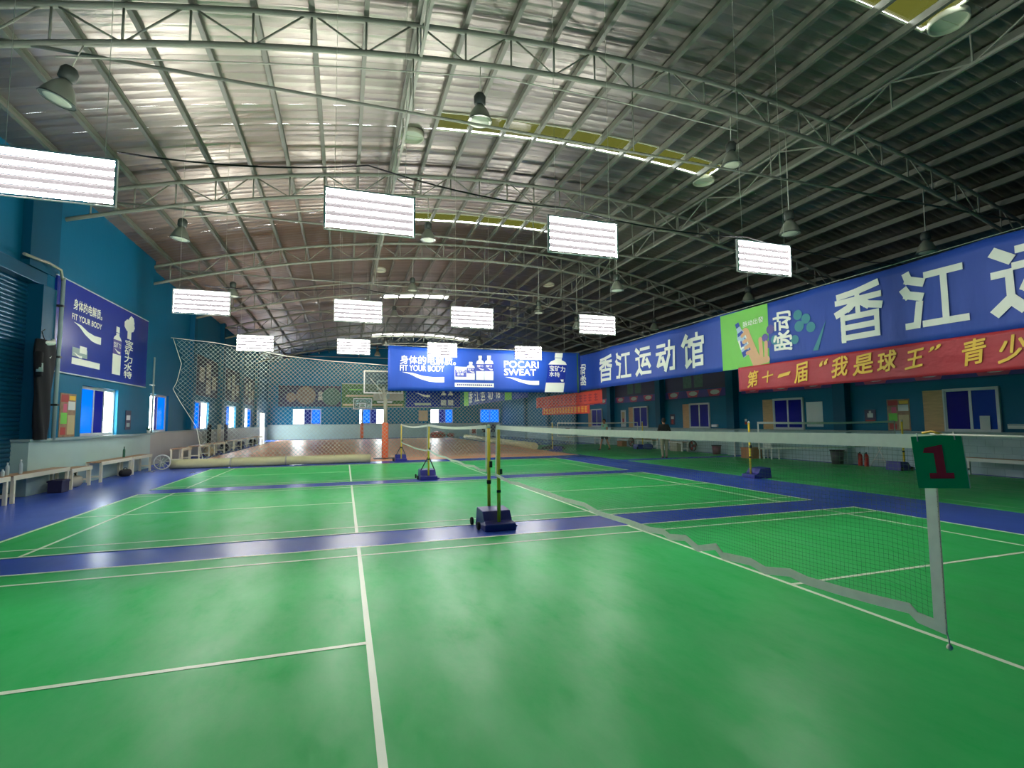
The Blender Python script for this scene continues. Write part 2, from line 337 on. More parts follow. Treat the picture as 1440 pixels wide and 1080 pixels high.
# windows
wn_i = [0]
def window(loc, rotz, x0, x1, z0, z1, panes, deep=.12, label=None):
    wn_i[0] += 1
    w = struct('window_%d' % wn_i[0], loc, rotz, label)
    f = MB(); t = .05
    f.box(x0, x1, deep-.03, deep+.05, z0, z0+t); f.box(x0, x1, deep-.03, deep+.05, z1-t, z1)
    f.box(x0, x0+t, deep-.028, deep+.048, z0+t, z1-t); f.box(x1-t, x1, deep-.028, deep+.048, z0+t, z1-t)
    f.build('window_frame', 'alu', w)
    x = x0+t; ww = (x1-x0-2*t)
    for fr, m, bars in panes:
        a, b_ = x, x+ww*fr; x = b_
        MB().box(a+.03, b_-.03, deep+.005, deep+.015, z0+t+.03, z1-t-.03).build('pane', m, w)
        s = MB(); s.box(a, b_, deep-.01, deep+.03, z0+t, z0+t+.035); s.box(a, b_, deep-.01, deep+.03, z1-t-.035, z1-t)
        s.box(a, a+.035, deep-.009, deep+.029, z0+t+.035, z1-t-.035); s.box(b_-.035, b_, deep-.009, deep+.029, z0+t+.035, z1-t-.035)
        s.build('sash', 'alu', w)
        for k in range(bars):
            z = z0+(z1-z0)*(k+1)/(bars+1); MB().tube([(a, deep+.09, z), (b_, deep+.09, z)], .008, 5).build('grille_bar', 'alu', w)
    return w
window((XL, 0, 0), LEFT, *LW1[:2], *LW1[2:], [(.42, 'bluefilm', 0), (.29, 'purple', 0), (.29, 'clear', 1)], label='window in the left wall with blue film on its left half')
sets = [[(.4, 'clear', 6), (.14, 'purple', 0), (.46, 'bluefilm', 1)], [(.47, 'bluefilm', 0), (.12, 'purple', 0), (.41, 'clear', 5)], [(.5, 'bluefilm', 2), (.5, 'clear', 2)], [(.5, 'clear', 2), (.5, 'bluefilm', 2)]]
for i, (a, b) in enumerate(LFW): window((XLF, 0, 0), LEFT, a, b, 1.32, 2.86, sets[i])
for i, (a, b) in enumerate(BW):
    window((0, YB, 0), BACK, a, b, 1.5, 3.12, [[(.40, 'clear', 0), (.26, 'purple', 0), (.34, 'bluefilm', 0)], [(.12, 'clear', 0), (.32, 'bluefilm', 0), (.26, 'purple', 0), (.30, 'clear', 0)], [(.36, 'clear', 0), (.30, 'purple', 0), (.34, 'bluefilm', 0)], [(.5, 'bluefilm', 0), (.5, 'bluefilm', 0)]][i])
for i, (a, b) in enumerate(RW):
    w = window((XR, 0, 0), RIGHT, -b, -a, 1.2, 2.48, [(.5, 'darkblue', 0), (.5, 'darkblue2' if i == 0 else 'darkblue', 0)], deep=-.05)
    MB().box(-b-.58, -b-.02, -.04, 0, 1.2, 2.46).build('brown_board', 'brown', w)
# doorway at the far left and its frame
d2 = struct('door_2', (XLF, 0, 0), LEFT, 'open doorway full of daylight at the far left')
MB().box(LFD[0], LFD[0]+.08, -.02, .2, 0, 2.65).box(LFD[1]-.08, LFD[1], -.02, .2, 0, 2.65).box(LFD[0], LFD[1], -.02, .2, 2.57, 2.65).build('door_frame', 'cream', d2)
MB().box(LFD[1]-.13, LFD[1]-.085, .2, 1.2, .02, 2.55).build('door_leaf', 'cream', d2)
# roller shutter
d1 = struct('door_1', (XL-.22, 0, 0), LEFT, 'teal roller shutter door at the left edge')
prof = [(0, 0), (-.022, .012), (-.03, .05), (-.022, .088), (0, .1)]
sl = MB().add([(x, y, z) for x in (4.2, 11.2) for y, z in prof], [(i, i+1, i+6, i+5) for i in range(4)], True).mesh('slat', 'shutter')
for k in range(50): link('slat', sl, d1, (0, 0, k*.1))
MB().box(4.1, 11.25, -.25, .05, 5.0, 5.32).build('shutter_hood', 'shutter', d1, bevel=.02)
MB().box(11.1, 11.2, -.1, .06, 0, 5.0).build('guide_rail', 'shutter', d1)
MB().box(4.2, 11.1, -.04, .02, 0, .1).build('bottom_bar', 'dark', d1)

# ------------------------------------------------------------------ ceiling: foil sheets, purlins, skylights
cl = struct('ceiling', label='arched silver foil roof on steel purlins')
SW = .84
SKY = {}
def sheet_mesh(x0, x1):
    n = max(4, int((x1-x0)/.485)); pr = [(0, 0), (.02, .008), (.05, .008), (.07, 0), (.26, -.004), (.28, .004), (.31, .004), (.33, -.004), (.54, -.004), (.56, .004), (.59, .004), (.61, -.004), (.84, 0)]
    def fn(u, v):
        x = x0+(x1-x0)*u; y, dz = pr[min(int(round(v*(len(pr)-1))), len(pr)-1)]
        ph = (x+.92)/.97
        return (x, y, zroof(x)+dz-.012*math.sin(PI*(ph % 1)))
    return MB().grid(n, len(pr)-1, fn).mesh('roof_sheet', 'foil')
SKX = [(0.02, 9.2), (0.02, 4.3)]
full = sheet_mesh(-9.9, 19.0); segs = {0: (sheet_mesh(-9.9, 0.02), sheet_mesh(9.2, 19.0)), 1: (sheet_mesh(-9.9, 0.02), sheet_mesh(4.3, 19.0))}
def sky_panel(x0, x1, m):
    n = 2
    return MB().grid(6, 6, lambda u, v: (x0+(x1-x0)*u, SW*v, zroof(x0+(x1-x0)*u)+.02+.015*math.cos(v*6*PI)))
nrow = int((YB-YN)/SW)+1
sky_rows = {}
for target, kind, mname in ((2.4, 0, 'skylight'), (9.05, 0, 'skylight'), (15.9, 0, 'skylight'), (28.9, 1, 'skybright'), (44.0, 0, 'skybright')):
    sky_rows[round((target-YN)/SW)] = (kind, mname)
for k in range(nrow):
    y = YN+k*SW
    if k not in sky_rows: link('roof_sheet', full, cl, (0, y, 0)); continue
    kind, mname = sky_rows[k]
    for me in segs[kind]: link('roof_sheet', me, cl, (0, y, 0))
    a, b = SKX[kind]; n = int(round((b-a)/1.02)); st = (b-a)/n
    for i in range(n): sky_panel(a+i*st, a+(i+1)*st, mname).build('skylight_panel', mname, cl, (0, y, 0))
    t = MB()
    for yy in (-.02, SW-.02): t.tube([(a+(b-a)*i/12, yy, zroof(a+(b-a)*i/12)-.035) for i in range(13)], .022, 4, True, False)
    t.tube([(b, 0, zroof(b)-.035), (b, SW, zroof(b)-.035)], .022, 4, True, False)
    t.build('skylight_trim', 'trim', cl, (0, y, 0))
PX = [-.92+.97*k for k in range(-9, 21)]
for x in PX:     # C-section purlins along the hall
    z = ztop(x)+.03; b = MB()
    sec_ = [(-.045, 0), (.045, 0), (.045, .012), (-.033, .012), (-.033, .148), (.045, .148), (.045, .16), (-.045, .16)]
    n = len(sec_); vs = [(x+a, y, z+c) for y in (YN, YB) for a, c in sec_]
    b.add(vs, [(i, (i+1) % n, n+(i+1) % n, n+i) for i in range(n)]); b.build('purlin', 'purlin', cl)
for x in (-.92, 9.75):   # lattice braces along the hall
    b = MB(); zt, zb_ = ztop(x)-.02, zbot(x)+.02
    b.beam((x+.06, YN, zb_), (x+.06, YB, zb_), .06); b.beam((x+.06, YN, zt), (x+.06, YB, zt), .05)
    y = -5.6; k = 0
    while y < YB-2:
        b.beam((x+.06, y, zb_), (x+.06, y, zt), .03); b.beam((x+.06, y, zb_ if k % 2 else zt), (x+.06, y+1.6, zt if k % 2 else zb_), .03); y += 1.6; k += 1
    b.build('roof_brace', 'purlin_brace', cl)

# trusses
ords = ['first', 'second', 'third', 'fourth', 'fifth', 'sixth', 'seventh', 'eighth']
def truss(Y, label):
    t = thing('roof_truss', label, 'roof truss', (0, Y, 0), 0, 'arched steel roof trusses')
    xs = [XLF+.05+(18.35-XLF-.05)*i/40 for i in range(41)]
    MB().tube([(x, 0, ztop(x)-.04) for x in xs], .055, 6).build('top_chord', 'steel', t)
    MB().tube([(x, 0, zbot(x)) for x in xs], .055, 6).build('bottom_chord', 'steel', t)
    px = [p for p in PX if XLF+.2 < p < 18.3]
    for k, x in enumerate(px):
        MB().tube([(x, 0, zbot(x)), (x, 0, ztop(x)-.04)], .021, 5).build('web_post', 'steel', t)
        if k+1 < len(px):
            x2 = px[k+1]
            a, b = ((x, zbot(x)), (x2-.1, ztop(x2)-.06)) if k % 2 else ((x+.1, ztop(x)-.06), (x2, zbot(x2)))
            MB().tube([(a[0], 0, a[1]), (b[0], 0, b[1])], .019, 5).build('web_diagonal', 'steel', t)
    MB().tube([(XL-.1, 0, 7.6), (18.2, 0, 7.62)], .028, 6).build('tie_rod', 'steel', t)
    for x in (-1.0, 3.9, 7.8): MB().tube([(x, 0, 7.61), (x, 0, zbot(x))], .014, 5).build('hanger_rod', 'steel', t)
    return t
for i, Y in enumerate(TRUSS_Y[1:]):
    truss(Y, 'arched grey steel roof truss, %s from the camera' % ords[i])

# ------------------------------------------------------------------ hanging light banks
def light_bank(x, y, z, label):
    t = thing('light_bank', label, 'light', (x, y, z), 0, 'hanging banks of lit tubes over the courts')
    MB().box(-.64, .64, -.025, .025, .285, .31).build('ballast_housing', 'fixture', t)
    MB().box(-.64, .64, -.012, .012, -.312, -.298).build('bottom_rail', 'fixture', t)
    MB().box(-.64, -.615, -.025, .025, -.295, .285).build('end_cap', 'fixture', t)
    MB().box(.615, .64, -.025, .025, -.295, .285).build('end_cap', 'fixture', t)
    for k in range(5):
        if k: MB().box(-.61, .61, .012, .016, .265-.12*k, .325-.12*k).build('reflector_strip', 'strip', t)
        MB().tube([(-.61, 0, .235-.12*k), (.61, 0, .235-.12*k)], .023, 8).build('tube', 'tube', t)
    for sx in (-.5, .5):
        MB().tube([(sx, 0, .32), (sx, 0, zroof(x+sx)-z+.0)], .003, 4).build('suspension_wire', 'wire', t)
    return t
rows = ((3.5, [-5.6, -1.86, 1.56, 5.35], 'front'), (10.43, [-5.63, -1.86, 1.35, 5.45], 'middle'), (17.3, [-5.45, -1.87, 1.72, 5.6], 'back'))
nm = ['leftmost', 'second from left', 'third from left', 'rightmost']
for y, xs, rn in rows:
    for i, x in enumerate(xs):
        light_bank(x, y, 4.66 if y < 5 else 4.67, 'hanging bank of five lit tubes, %s in the %s row' % (nm[i], rn))
# black feed cables
def cable(pts, r, m, label, name='cable', sag=0, n=14):
    b = MB(); out = []
    for (p, q) in zip(pts[:-1], pts[1:]):
        for i in range(n):
            u = i/n; out.append((p[0]+(q[0]-p[0])*u, p[1]+(q[1]-p[1])*u, p[2]+(q[2]-p[2])*u-sag*4*u*(1-u)))
    out.append(pts[-1]); o = b.tube(out, r, 5).build(name, m); return tag(o, label, 'cable')
cable([(-5.0, 3.56, 5.1), (-1.9, 3.56, 5.4), (1.3, 3.56, 5.15), (5.0, 3.56, 5.06), (9.2, 3.56, 4.9)], .012, 'cable', 'black power cable sagging between the front row light banks', sag=.10)
cable([(-5.6, 10.5, 5.12), (-1.9, 10.5, 5.35), (1.4, 10.5, 5.2), (5.4, 10.5, 5.1), (9.2, 10.5, 4.9)], .012, 'cable', 'black power cable sagging between the middle row light banks', sag=.10)
cable([(-6.6, 5.5, 7.42), (-3.35, 5.5, 8.02), (-2.3, 5.5, 8.19), (.7, 5.5, 8.62), (3.2, 5.5, 8.66), (6.7, 5.5, 8.55)], .014, 'wire', 'pale wire strung under the first truss between bell lamps', name='lamp_wire')
cable([(-6.5, 11.9, 7.35), (-2.3, 11.9, 8.1), (.7, 11.9, 8.5), (7.1, 11.9, 8.4)], .014, 'wire', 'pale wire strung under the second truss between bell lamps', name='lamp_wire')

# bell lamps
def bell_lamp(x, y, z, label, tilt=0, k=1.0):
    t = thing('bell_lamp', label, 'lamp', (x, y, z), 0, 'unlit bell shaped lamps under the roof')
    t.rotation_euler = (0, tilt, 0)
    sh_ = MB().lathe([(.24*k, 0), (.235*k, .03), (.205*k, .12), (.15*k, .24), (.09*k, .32), (.07*k, .35)], 20).build('lamp_shade', 'lampgrey', t)
    MB().lathe([(.225*k, .012), (.15*k, -.01), (.001, -.018)], 20).build('lamp_lens', 'lampface', sh_)
    MB().lathe([(.245*k, -.008), (.252*k, .0), (.245*k, .012), (.235*k, .004), (.245*k, -.008)], 20).build('rim', 'hub', sh_)
    MB().lathe([(.06, .35), (.115, .37), (.12, .52), (.085, .58), (.03, .60)], 14).build('lamp_housing', 'hub', t)
    top = (zbot(x) if min(abs(y-q) for q in TRUSS_Y) < .4 else zroof(x)-.2)-z
    MB().tube([(0, 0, .59), (.02, 0, top)], .010, 5).build('cord', 'wire', t)
    return t
for x, y, z, lb, ti in [
    (-6.55, 5.5, 6.72, 'large tilted bell lamp hanging at the upper left', .28), (.34, 5.6, 7.68, 'bell lamp hanging from the first truss near the olive skylight', 0),
    (6.6, 5.6, 7.72, 'bell lamp at the right end of the pale wire', 0), (8.3, 5.6, 6.22, 'bell lamp on a long cord left of the olive skylight corner', 0),
    (13.2, 5.6, 6.22, 'bell lamp just above the big blue lettered banner', 0), (-6.6, 12, 6.75, 'bell lamp at the left under the second truss', .1),
    (.28, 12, 7.45, 'bell lamp between the second and third light banks', 0), (7.1, 12, 6.3, 'bell lamp right of the third light bank of the middle row', 0),
    (6.6, 18.5, 6.8, 'bell lamp under the third truss above the middle banner corner', 0), (.6, 18.5, 7.45, 'bell lamp under the third truss near the hall axis', 0),
    (8.6, 18.5, 6.15, 'bell lamp above the corner of the two blue banners', 0), (-6.5, 18.5, 6.7, 'bell lamp under the third truss above the safety net', 0),
    (13.0, 12, 6.3, 'bell lamp above the green part of the long banner', 0), (13.0, 18.5, 6.3, 'bell lamp above the far end of the long banner', 0),
    (7.3, 25, 7.3, 'bell lamp under the fourth truss right of the axis', 0), (.4, 25, 7.6, 'bell lamp under the fourth truss near the axis', 0), (7, 31.5, 7.2, 'bell lamp under the fifth truss', 0),
    (.25, 38, 7.0, 'bell lamp on a pale rod above the basketball backboard', 0), (.4, 31.5, 6.9, 'bell lamp on a pale rod below the bright skylight', 0)]:
    bell_lamp(x, y, z, lb, ti)
# roof ventilators
for x, y, lb in [(9.35, 2.5, 'white round roof ventilator at the upper right corner'), (9.2, 9.75, 'round roof ventilator beside the olive skylight'), (9.15, 23.4, 'small bright round roof ventilator above the middle light banks'),
                 (9.0, 30.0, 'far small round roof ventilator on the right slope'), (-.5, 9.95, 'round roof ventilator near the centre above the front light bank'), (-.55, 23.2, 'far round roof ventilator near the hall axis')]:
    t = thing('roof_ventilator', lb, 'ventilator', (x, y, zroof(x)-.09), 0, 'round roof ventilators')
    MB().lathe([(.30, .08), (.30, -.03), (.335, -.05), (.345, -.02), (.345, .08)], 24).build('collar', 'trim', t)
    MB().lathe([(.30, .03), (.18, .055), (.001, .06)], 24).build('damper_disc', 'lampface', t)
    MB().beam((-.3, 0, .0), (.3, 0, .0), .012).build('crossbar', 'trim', t)

# ------------------------------------------------------------------ lettering
_gc = {}
def glyph(body, bold):
    if (body, bold) in _gc: return _gc[(body, bold)]
    c = bpy.data.curves.new('t', 'FONT'); c.body = body; c.offset = 0; c.resolution_u = 3
    o = bpy.data.objects.new('t', c); COL.objects.link(o)
    dg = bpy.context.evaluated_depsgraph_get(); dg.update()
    me = o.evaluated_get(dg).to_mesh()
    v = [(p.co.x, p.co.y) for p in me.vertices]; f = [tuple(p.vertices) for p in me.polygons]
    o.evaluated_get(dg).to_mesh_clear(); bpy.data.objects.remove(o); bpy.data.curves.remove(c)
    _gc[(body, bold)] = (v, f); return v, f
def text(parent, body, x0, x1, z0, z1, m, wave=None, off=.014, bold=.02, rot=0, shear=0, name='lettering', lift=0):
    v, f = glyph(body, bold)
    if not v: return
    if rot == 1: v = [(-b, a) for a, b in v]
    xa, xb = min(p[0] for p in v), max(p[0] for p in v); ya, yb = min(p[1] for p in v), max(p[1] for p in v)
    b = MB(); out = []
    for a, c in v:
        u, w = (a-xa)/(xb-xa), (c-ya)/max(yb-ya, 1e-6)
        x = x0+(x1-x0)*u+shear*(w-.5); z = z0+(z1-z0)*w+lift*(u-.5)
        out.append((x, -(wave(x, z) if wave else 0)-off, z))
    dd = bold*.8*min(abs(x1-x0)/max((xb-xa), .1), (z1-z0)/max(yb-ya, .1))
    for k, (dx, dz) in enumerate(((0, 0), (dd, dd), (-dd, -dd), (dd, -dd), (-dd, dd))):
        b.add([(p[0]+dx, p[1]-.0002*k, p[2]+dz) for p in out], f)
    return b.build(name, m, parent)
HALL = {
 '香': [[(.05, .90), (.5, .93), (.95, 1.0)], [(0, .78), (1, .78)], [(.5, .95), (.5, .52)], [(.46, .76), (.28, .64), (0, .55)], [(.54, .76), (.72, .64), (1, .58)], [(.12, .48), (.12, .0)], [(.12, .45), (.93, .45), (.93, .05), (.12, .05)], [(.12, .25), (.93, .25)]],
 '江': [[(.05, .97), (.08, .88), (.30, .80)], [(.0, .70), (.05, .62), (.27, .55)], [(.26, .42), (.20, .06), (.04, .06)], [(.42, .90), (.96, .90)], [(.70, .90), (.70, .06)], [(.36, .06), (1, .06)]],
 '运': [[(.04, .95), (.20, .84)], [(.36, .94), (.94, .94)], [(.30, .70), (1, .70)], [(.60, .68), (.42, .36), (.88, .38)], [(.76, .52), (.94, .28)], [(.0, .62), (.20, .62), (.20, .24)], [(.0, .06), (.20, .22), (.34, .08), (1, .06)]],
 '动': [[(.05, .88), (.46, .88)], [(.0, .62), (.50, .62)], [(.26, .60), (.08, .22), (.46, .26)], [(.36, .44), (.50, .14)], [(.52, .74), (.96, .74), (.94, .06), (.78, .06)], [(.72, .98), (.70, .50), (.52, .04)]],
 '馆': [[(.20, .98), (.04, .74)], [(.14, .82), (.38, .82), (.34, .68)], [(.19, .62), (.19, .06), (.36, .18)], [(.70, 1.0), (.70, .88)], [(.46, .70), (.46, .85), (.97, .85), (.97, .70)], [(.54, .68), (.54, .0)], [(.54, .66), (.90, .66), (.90, .45), (.54, .45)], [(.54, .27), (.94, .27), (.94, .05), (.54, .05)]]}
def block_char(parent, ch, x0, x1, z0, z1, m, wave, off, t=.115):
    b = MB(); w, h_ = x1-x0, z1-z0; k = 0
    for st_ in HALL[ch]:
        for (ax_, az), (bx_, bz_) in zip(st_[:-1], st_[1:]):
            p, q = Vector((x0+ax_*w, z0+az*h_)), Vector((x0+bx_*w, z0+bz_*h_)); d = (q-p).normalized(); n_ = Vector((-d.y, d.x)); hw = t*.5*(w*abs(n_.x)+h_*abs(n_.y)); e = hw*.9
            p -= d*e; q += d*e; k += 1; n = max(1, int((q-p).length/.2))
            b.grid(n, 1, lambda u, v: ((p+(q-p)*u+n_*hw*(2*v-1)).x, -wave((p+(q-p)*u).x, (p+(q-p)*u).y)-off-.00015*k, (p+(q-p)*u+n_*hw*(2*v-1)).y), False)
    return b.build('lettering', m, parent)
def poly(parent, name, pts, m, wave=None, off=.008):
    """flat printed shape (polygon in local x,z)"""
    b = MB(); b.add([(x, -(wave(x, z) if wave else 0)-off, z) for x, z in pts], [tuple(range(len(pts)))]); return b.build(name, m, parent)
def rect(parent, name, x0, x1, z0, z1, m, wave=None, off=.008):
    n = max(1, int(abs(x1-x0)/.3)); b = MB()
    b.grid(n, 1, lambda u, v: (x0+(x1-x0)*u, -(wave(x0+(x1-x0)*u, z0+(z1-z0)*v) if wave else 0)-off, z0+(z1-z0)*v), False); return b.build(name, m, parent)
def swoosh(parent, x0, x1, z0, z1, m, wave=None, off=.01):
    n = 16; top = []; bot = []
    T_ = [(0, 1), (.25, .93), (.5, .64), (.75, .52), (1, .56)]; B2 = [(0, 1), (.2, .78), (.4, .38), (.65, .07), (.85, 0), (1, .02)]
    def ip(tb, u):
        for (a, c), (d, e) in zip(tb[:-1], tb[1:]):
            if u <= d: return c+(e-c)*(u-a)/(d-a)
        return tb[-1][1]
    for i in range(n+1):
        u = i/n; top.append((x0+(x1-x0)*u, z0+(z1-z0)*ip(T_, u))); bot.append((x0+(x1-x0)*u, z0+(z1-z0)*ip(B2, u)))
    b = MB(); k = n+1
    pts = [(x, -(wave(x, z) if wave else 0)-off, z) for x, z in top+bot]
    b.add(pts, [(i, k+i, k+i+1, i+1) for i in range(n)]); return b.build('swoosh_print', m, parent)
def circ(cx, cz, rx, rz, n=16): return [(cx+rx*math.cos(2*PI*i/n), cz+rz*math.sin(2*PI*i/n)) for i in range(n)]
def bottle_print(parent, cx, w, z0, z1, wave=None, lean=0, off=.01, lab=None, labm='posterblue', l0=.36, l1=.66):
    H = z1-z0; L = lambda pts: [(cx+a*w/2+lean*((b-.5)), z0+b*H) for a, b in pts]
    body = [(-1, 0), (1, 0), (1, l0), (-1, l0)]
    poly(parent, 'bottle_print', L(body), 'pale', wave, off)
    poly(parent, 'bottle_print', L([(-1, l0), (1, l0), (1, l1), (-1, l1)]), labm, wave, off+.001)
    poly(parent, 'bottle_print', L([(-1, l1), (1, l1), (.82, .77), (.38, .82), (.38, .87), (-.38, .87), (-.38, .82), (-.82, .77)]), 'pale', wave, off)
    poly(parent, 'bottle_print', L([(-.42, .88), (.42, .88), (.42, 1), (-.42, 1)]), 'pale', wave, off)

# ------------------------------------------------------------------ banners
def banner(name, label, loc, rotz, w, z0, z1, m, amp=.03, lam=2.3, cat='banner', group=None, droop=0):
    t = thing(name, label, cat, loc, rotz, group)
    wave = lambda x, z: amp*math.sin(2*PI*x/lam+1.3*math.sin(x*.7))*(.6+.4*math.cos((z-z0)/(z1-z0)*3))+.3*amp*math.sin(x*1.1+z*1.7)
    nx = int(w/.12)
    def top(x): return z1-droop*abs(math.sin(PI*x/3.4))
    b = MB(); b.grid(nx, 10, lambda u, v: (w*u, -wave(w*u, z0+(z1-z0)*v), z0+(top(w*u)-z0)*v))
    o = b.build('banner_cloth', m, t); sm = o.modifiers.new('thickness', 'SOLIDIFY'); sm.thickness = .004; sm.offset = 1 if False else -1
    return t, wave
# long right banner, local x = 18 - Y
Y0 = 18.9
bt, wv = banner('long_banner', 'long blue banner with big white characters and a lime drink advert', (8.85, Y0, 0), RIGHT, 19.4, 3.1, 4.85, 'banner', .03, 2.9, droop=.05)
X = lambda y: Y0-y
def hall_name(y_list, zt, zb):
    for ch, (a, b) in zip('香江运动馆', y_list): block_char(bt, ch, X(a)+.04, X(b)-.04, zb+.04, zt-.04, 'pale', wv, .02)
hall_name([(16.68, 15.57), (15.21, 14.07), (13.69, 12.6), (12.23, 11.08), (10.76, 9.56)], 4.5, 3.35)
hall_name([(4.92, 3.85), (3.38, 2.26), (1.85, .72)], 4.62, 3.38)
rect(bt, 'lime_panel', X(8.8), X(6.93), 3.11, 4.80, 'lime', wv, .010)
text(bt, '脉动', X(6.75), X(6.18), 3.42, 4.46, 'pale', wv, .022, .03, rot=1)
text(bt, '脉动', X(18.64), X(18.06), 3.33, 4.36, 'pale', wv, .022, .03, rot=1)
text(bt, '脉动出發', X(7.86), X(7.08), 4.30, 4.46, 'pale', wv, .020, .01, lift=.03)
# printed bottle in a hand
def turn(pts, cx, cz, a): return [(cx+x*math.cos(a)-z*math.sin(a), cz+x*math.sin(a)+z*math.cos(a)) for x, z in pts]
bx, bz, ba = X(7.92), 3.95, .36
def capsule(ya, za, yb_, zb_, r, m, off, name='finger_print'):
    p, q = Vector((X(ya), za)), Vector((X(yb_), zb_)); a = math.atan2(q.y-p.y, q.x-p.x); pts = []
    for c, b0 in ((q, a-PI/2), (p, a+PI/2)): pts += [(c.x+r*math.cos(b0+PI*k/6), c.y+r*math.sin(b0+PI*k/6)) for k in range(7)]
    poly(bt, name, pts, m, wv, off)
capsule(7.38, 3.22, 7.62, 3.72, .17, 'skin_p', .0130, 'hand_print'); capsule(7.6, 3.72, 7.78, 4.12, .15, 'skin_p', .0132, 'hand_print')
capsule(7.2, 3.26, 7.22, 3.84, .07, 'skin_p', .0134, 'hand_print'); capsule(7.04, 3.3, 7.02, 3.72, .06, 'skin_p', .0136, 'hand_print'); capsule(7.0, 3.26, 7.3, 3.22, .09, 'skin_p', .0138, 'hand_print')
for k, (pts, m_) in enumerate((([(-.17, -.52), (.17, -.52), (.18, -.3), (.18, .12), (.09, .3), (.09, .40), (-.09, .40), (-.09, .3), (-.18, .12), (-.18, -.3)], 'bottle_p'), ([(-.075, .41), (.075, .41), (.075, .54), (-.075, .54)], 'banner'), ([(-.176, -.50), (.176, -.50), (.18, -.34), (-.18, -.34)], 'banner2'), ([(-.18, -.26), (.18, -.26), (.18, .04), (-.18, .04)], 'pale'), ([(-.14, -.2), (.10, -.2), (.14, -.02), (-.10, -.02)], 'banner2'), ([(-.13, .14), (.13, .14), (.10, .24), (-.10, .24)], 'banner2'))):
    poly(bt, 'bottle_print', turn(pts, bx, bz, ba), m_, wv, .0165+.0006*k)
for k, (ya, za, yb_, zb_) in enumerate(((7.92, 4.05, 7.74, 4.14), (7.86, 3.86, 7.66, 3.92), (7.80, 3.68, 7.6, 3.74), (7.74, 3.52, 7.56, 3.56))): capsule(ya, za, yb_, zb_, .055, 'skin_p', .0205+.0002*k)
for cy, cz, r, m_ in ((6.86, 4.06, .13, 'violet'), (7.05, 3.86, .11, 'violet'), (6.95, 3.66, .1, 'violet'), (6.72, 3.75, .13, 'leaf'), (6.55, 3.6, .12, 'leaf'), (5.95, 3.98, .14, 'leaf'), (5.98, 4.28, .13, 'leaf'), (5.75, 4.14, .13, 'leaf'), (5.62, 3.9, .13, 'leaf'), (6.1, 3.66, .12, 'leaf')):
    poly(bt, 'dot_print', circ(X(cy), cz, r, r), m_, wv, .012)
poly(bt, 'streak_print', [(X(5.6), 3.3), (X(5.45), 3.3), (X(5.2), 4.0), (X(5.15), 4.5), (X(5.2), 4.0)], 'leaf', wv, .011)
# red slogan banner under it
rb, rv = banner('red_banner', 'red slogan banner with gold characters under the long blue banner', (8.79, 8.08, 0), RIGHT, 8.6, 2.43, 3.13, 'red', .022, 1.5)
Xr = lambda y: 8.08-y
for ch, a, b, zt, zb in (('第', 7.69, 7.34, 2.98, 2.54), ('十', 7.19, 6.8, 2.93, 2.62), ('一', 6.6, 6.25, 2.82, 2.74), ('届', 6.09, 5.73, 3.02, 2.55), ('“', 5.35, 5.15, 3.02, 2.9), ('我', 5.03, 4.64, 3.05, 2.59), ('是', 4.5, 4.06, 3.03, 2.6), ('球', 3.96, 3.57, 3.04, 2.61), ('王', 3.36, 3.03, 2.99, 2.63), ('”', 2.91, 2.73, 3.02, 2.93), ('青', 2.37, 2.0, 3.05, 2.59), ('少', 1.8, 1.42, 3.03, 2.58)):
    text(rb, ch, Xr(a), Xr(b), zb, zt, 'gold', rv, .016, .024, shear=.06, lift=.05)
# back banner of the sports drink
bb, bv = banner('drink_banner', 'royal blue drink banner with bottles hung across the courts', (-.42, 18.62, .06), BACK, 9.2, 2.93, 4.92, 'banner2', .04, 2.6, droop=.04)
XB = lambda x: (x+.45)*1.032
def B_(x): return XB(x)
text(bb, '身体的电解质。', B_(.05), B_(2.45), 4.12, 4.50, 'pale', bv, .02, .014)
text(bb, 'FIT YOUR BODY', B_(.05), B_(1.93), 3.82, 4.08, 'pale', bv, .02, .02)
swoosh(bb, B_(.12), B_(1.93), 3.33, 3.77, 'pale', bv, .016)
rect(bb, 'pack_print', B_(2.4), B_(2.95), 3.48, 4.06, 'pale', bv, .014); rect(bb, 'pack_print', B_(2.42), B_(2.93), 3.60, 3.94, 'posterblue', bv, .016)
text(bb, '宝矿力', B_(2.46), B_(2.88), 3.80, 3.92, 'pale', bv, .02, .01); text(bb, '水特', B_(2.5), B_(2.8), 3.66, 3.78, 'pale', bv, .02, .01)
for cx, w, zt in ((3.13, .38, 4.30), (3.56, .38, 4.60), (3.97, .42, 4.62)):
    bottle_print(bb, B_(cx), w, 3.48, zt, bv, 0, .016); swoosh(bb, B_(cx)-.1, B_(cx)+.17, 3.48+(zt-3.48)*.40, 3.48+(zt-3.48)*.5, 'pale', bv, .02)
    text(bb, '宝矿力', B_(cx)-.14, B_(cx)+.14, 3.48+(zt-3.48)*.53, 3.48+(zt-3.48)*.62, 'pale', bv, .02, .01)
rect(bb, 'caption_strip', B_(2.4), B_(4.2), 3.15, 3.33, 'pale', bv, .014)
for k in range(18): rect(bb, 'caption_mark', B_(2.5)+k*.095, B_(2.5)+k*.095+.065, 3.20, 3.28, 'violet', bv, .017)
text(bb, 'POCARI', B_(4.68), B_(6.34), 4.08, 4.40, 'pale', bv, .02, .022); text(bb, 'SWEAT', B_(4.68), B_(6.2), 3.72, 4.02, 'pale', bv, .02, .022)
swoosh(bb, B_(4.72), B_(6.36), 3.28, 3.64, 'pale', bv, .016)
bottle_print(bb, B_(7.25), .95, 2.95, 4.86, bv, .30, .014, None, 'posterblue', .24, .70)
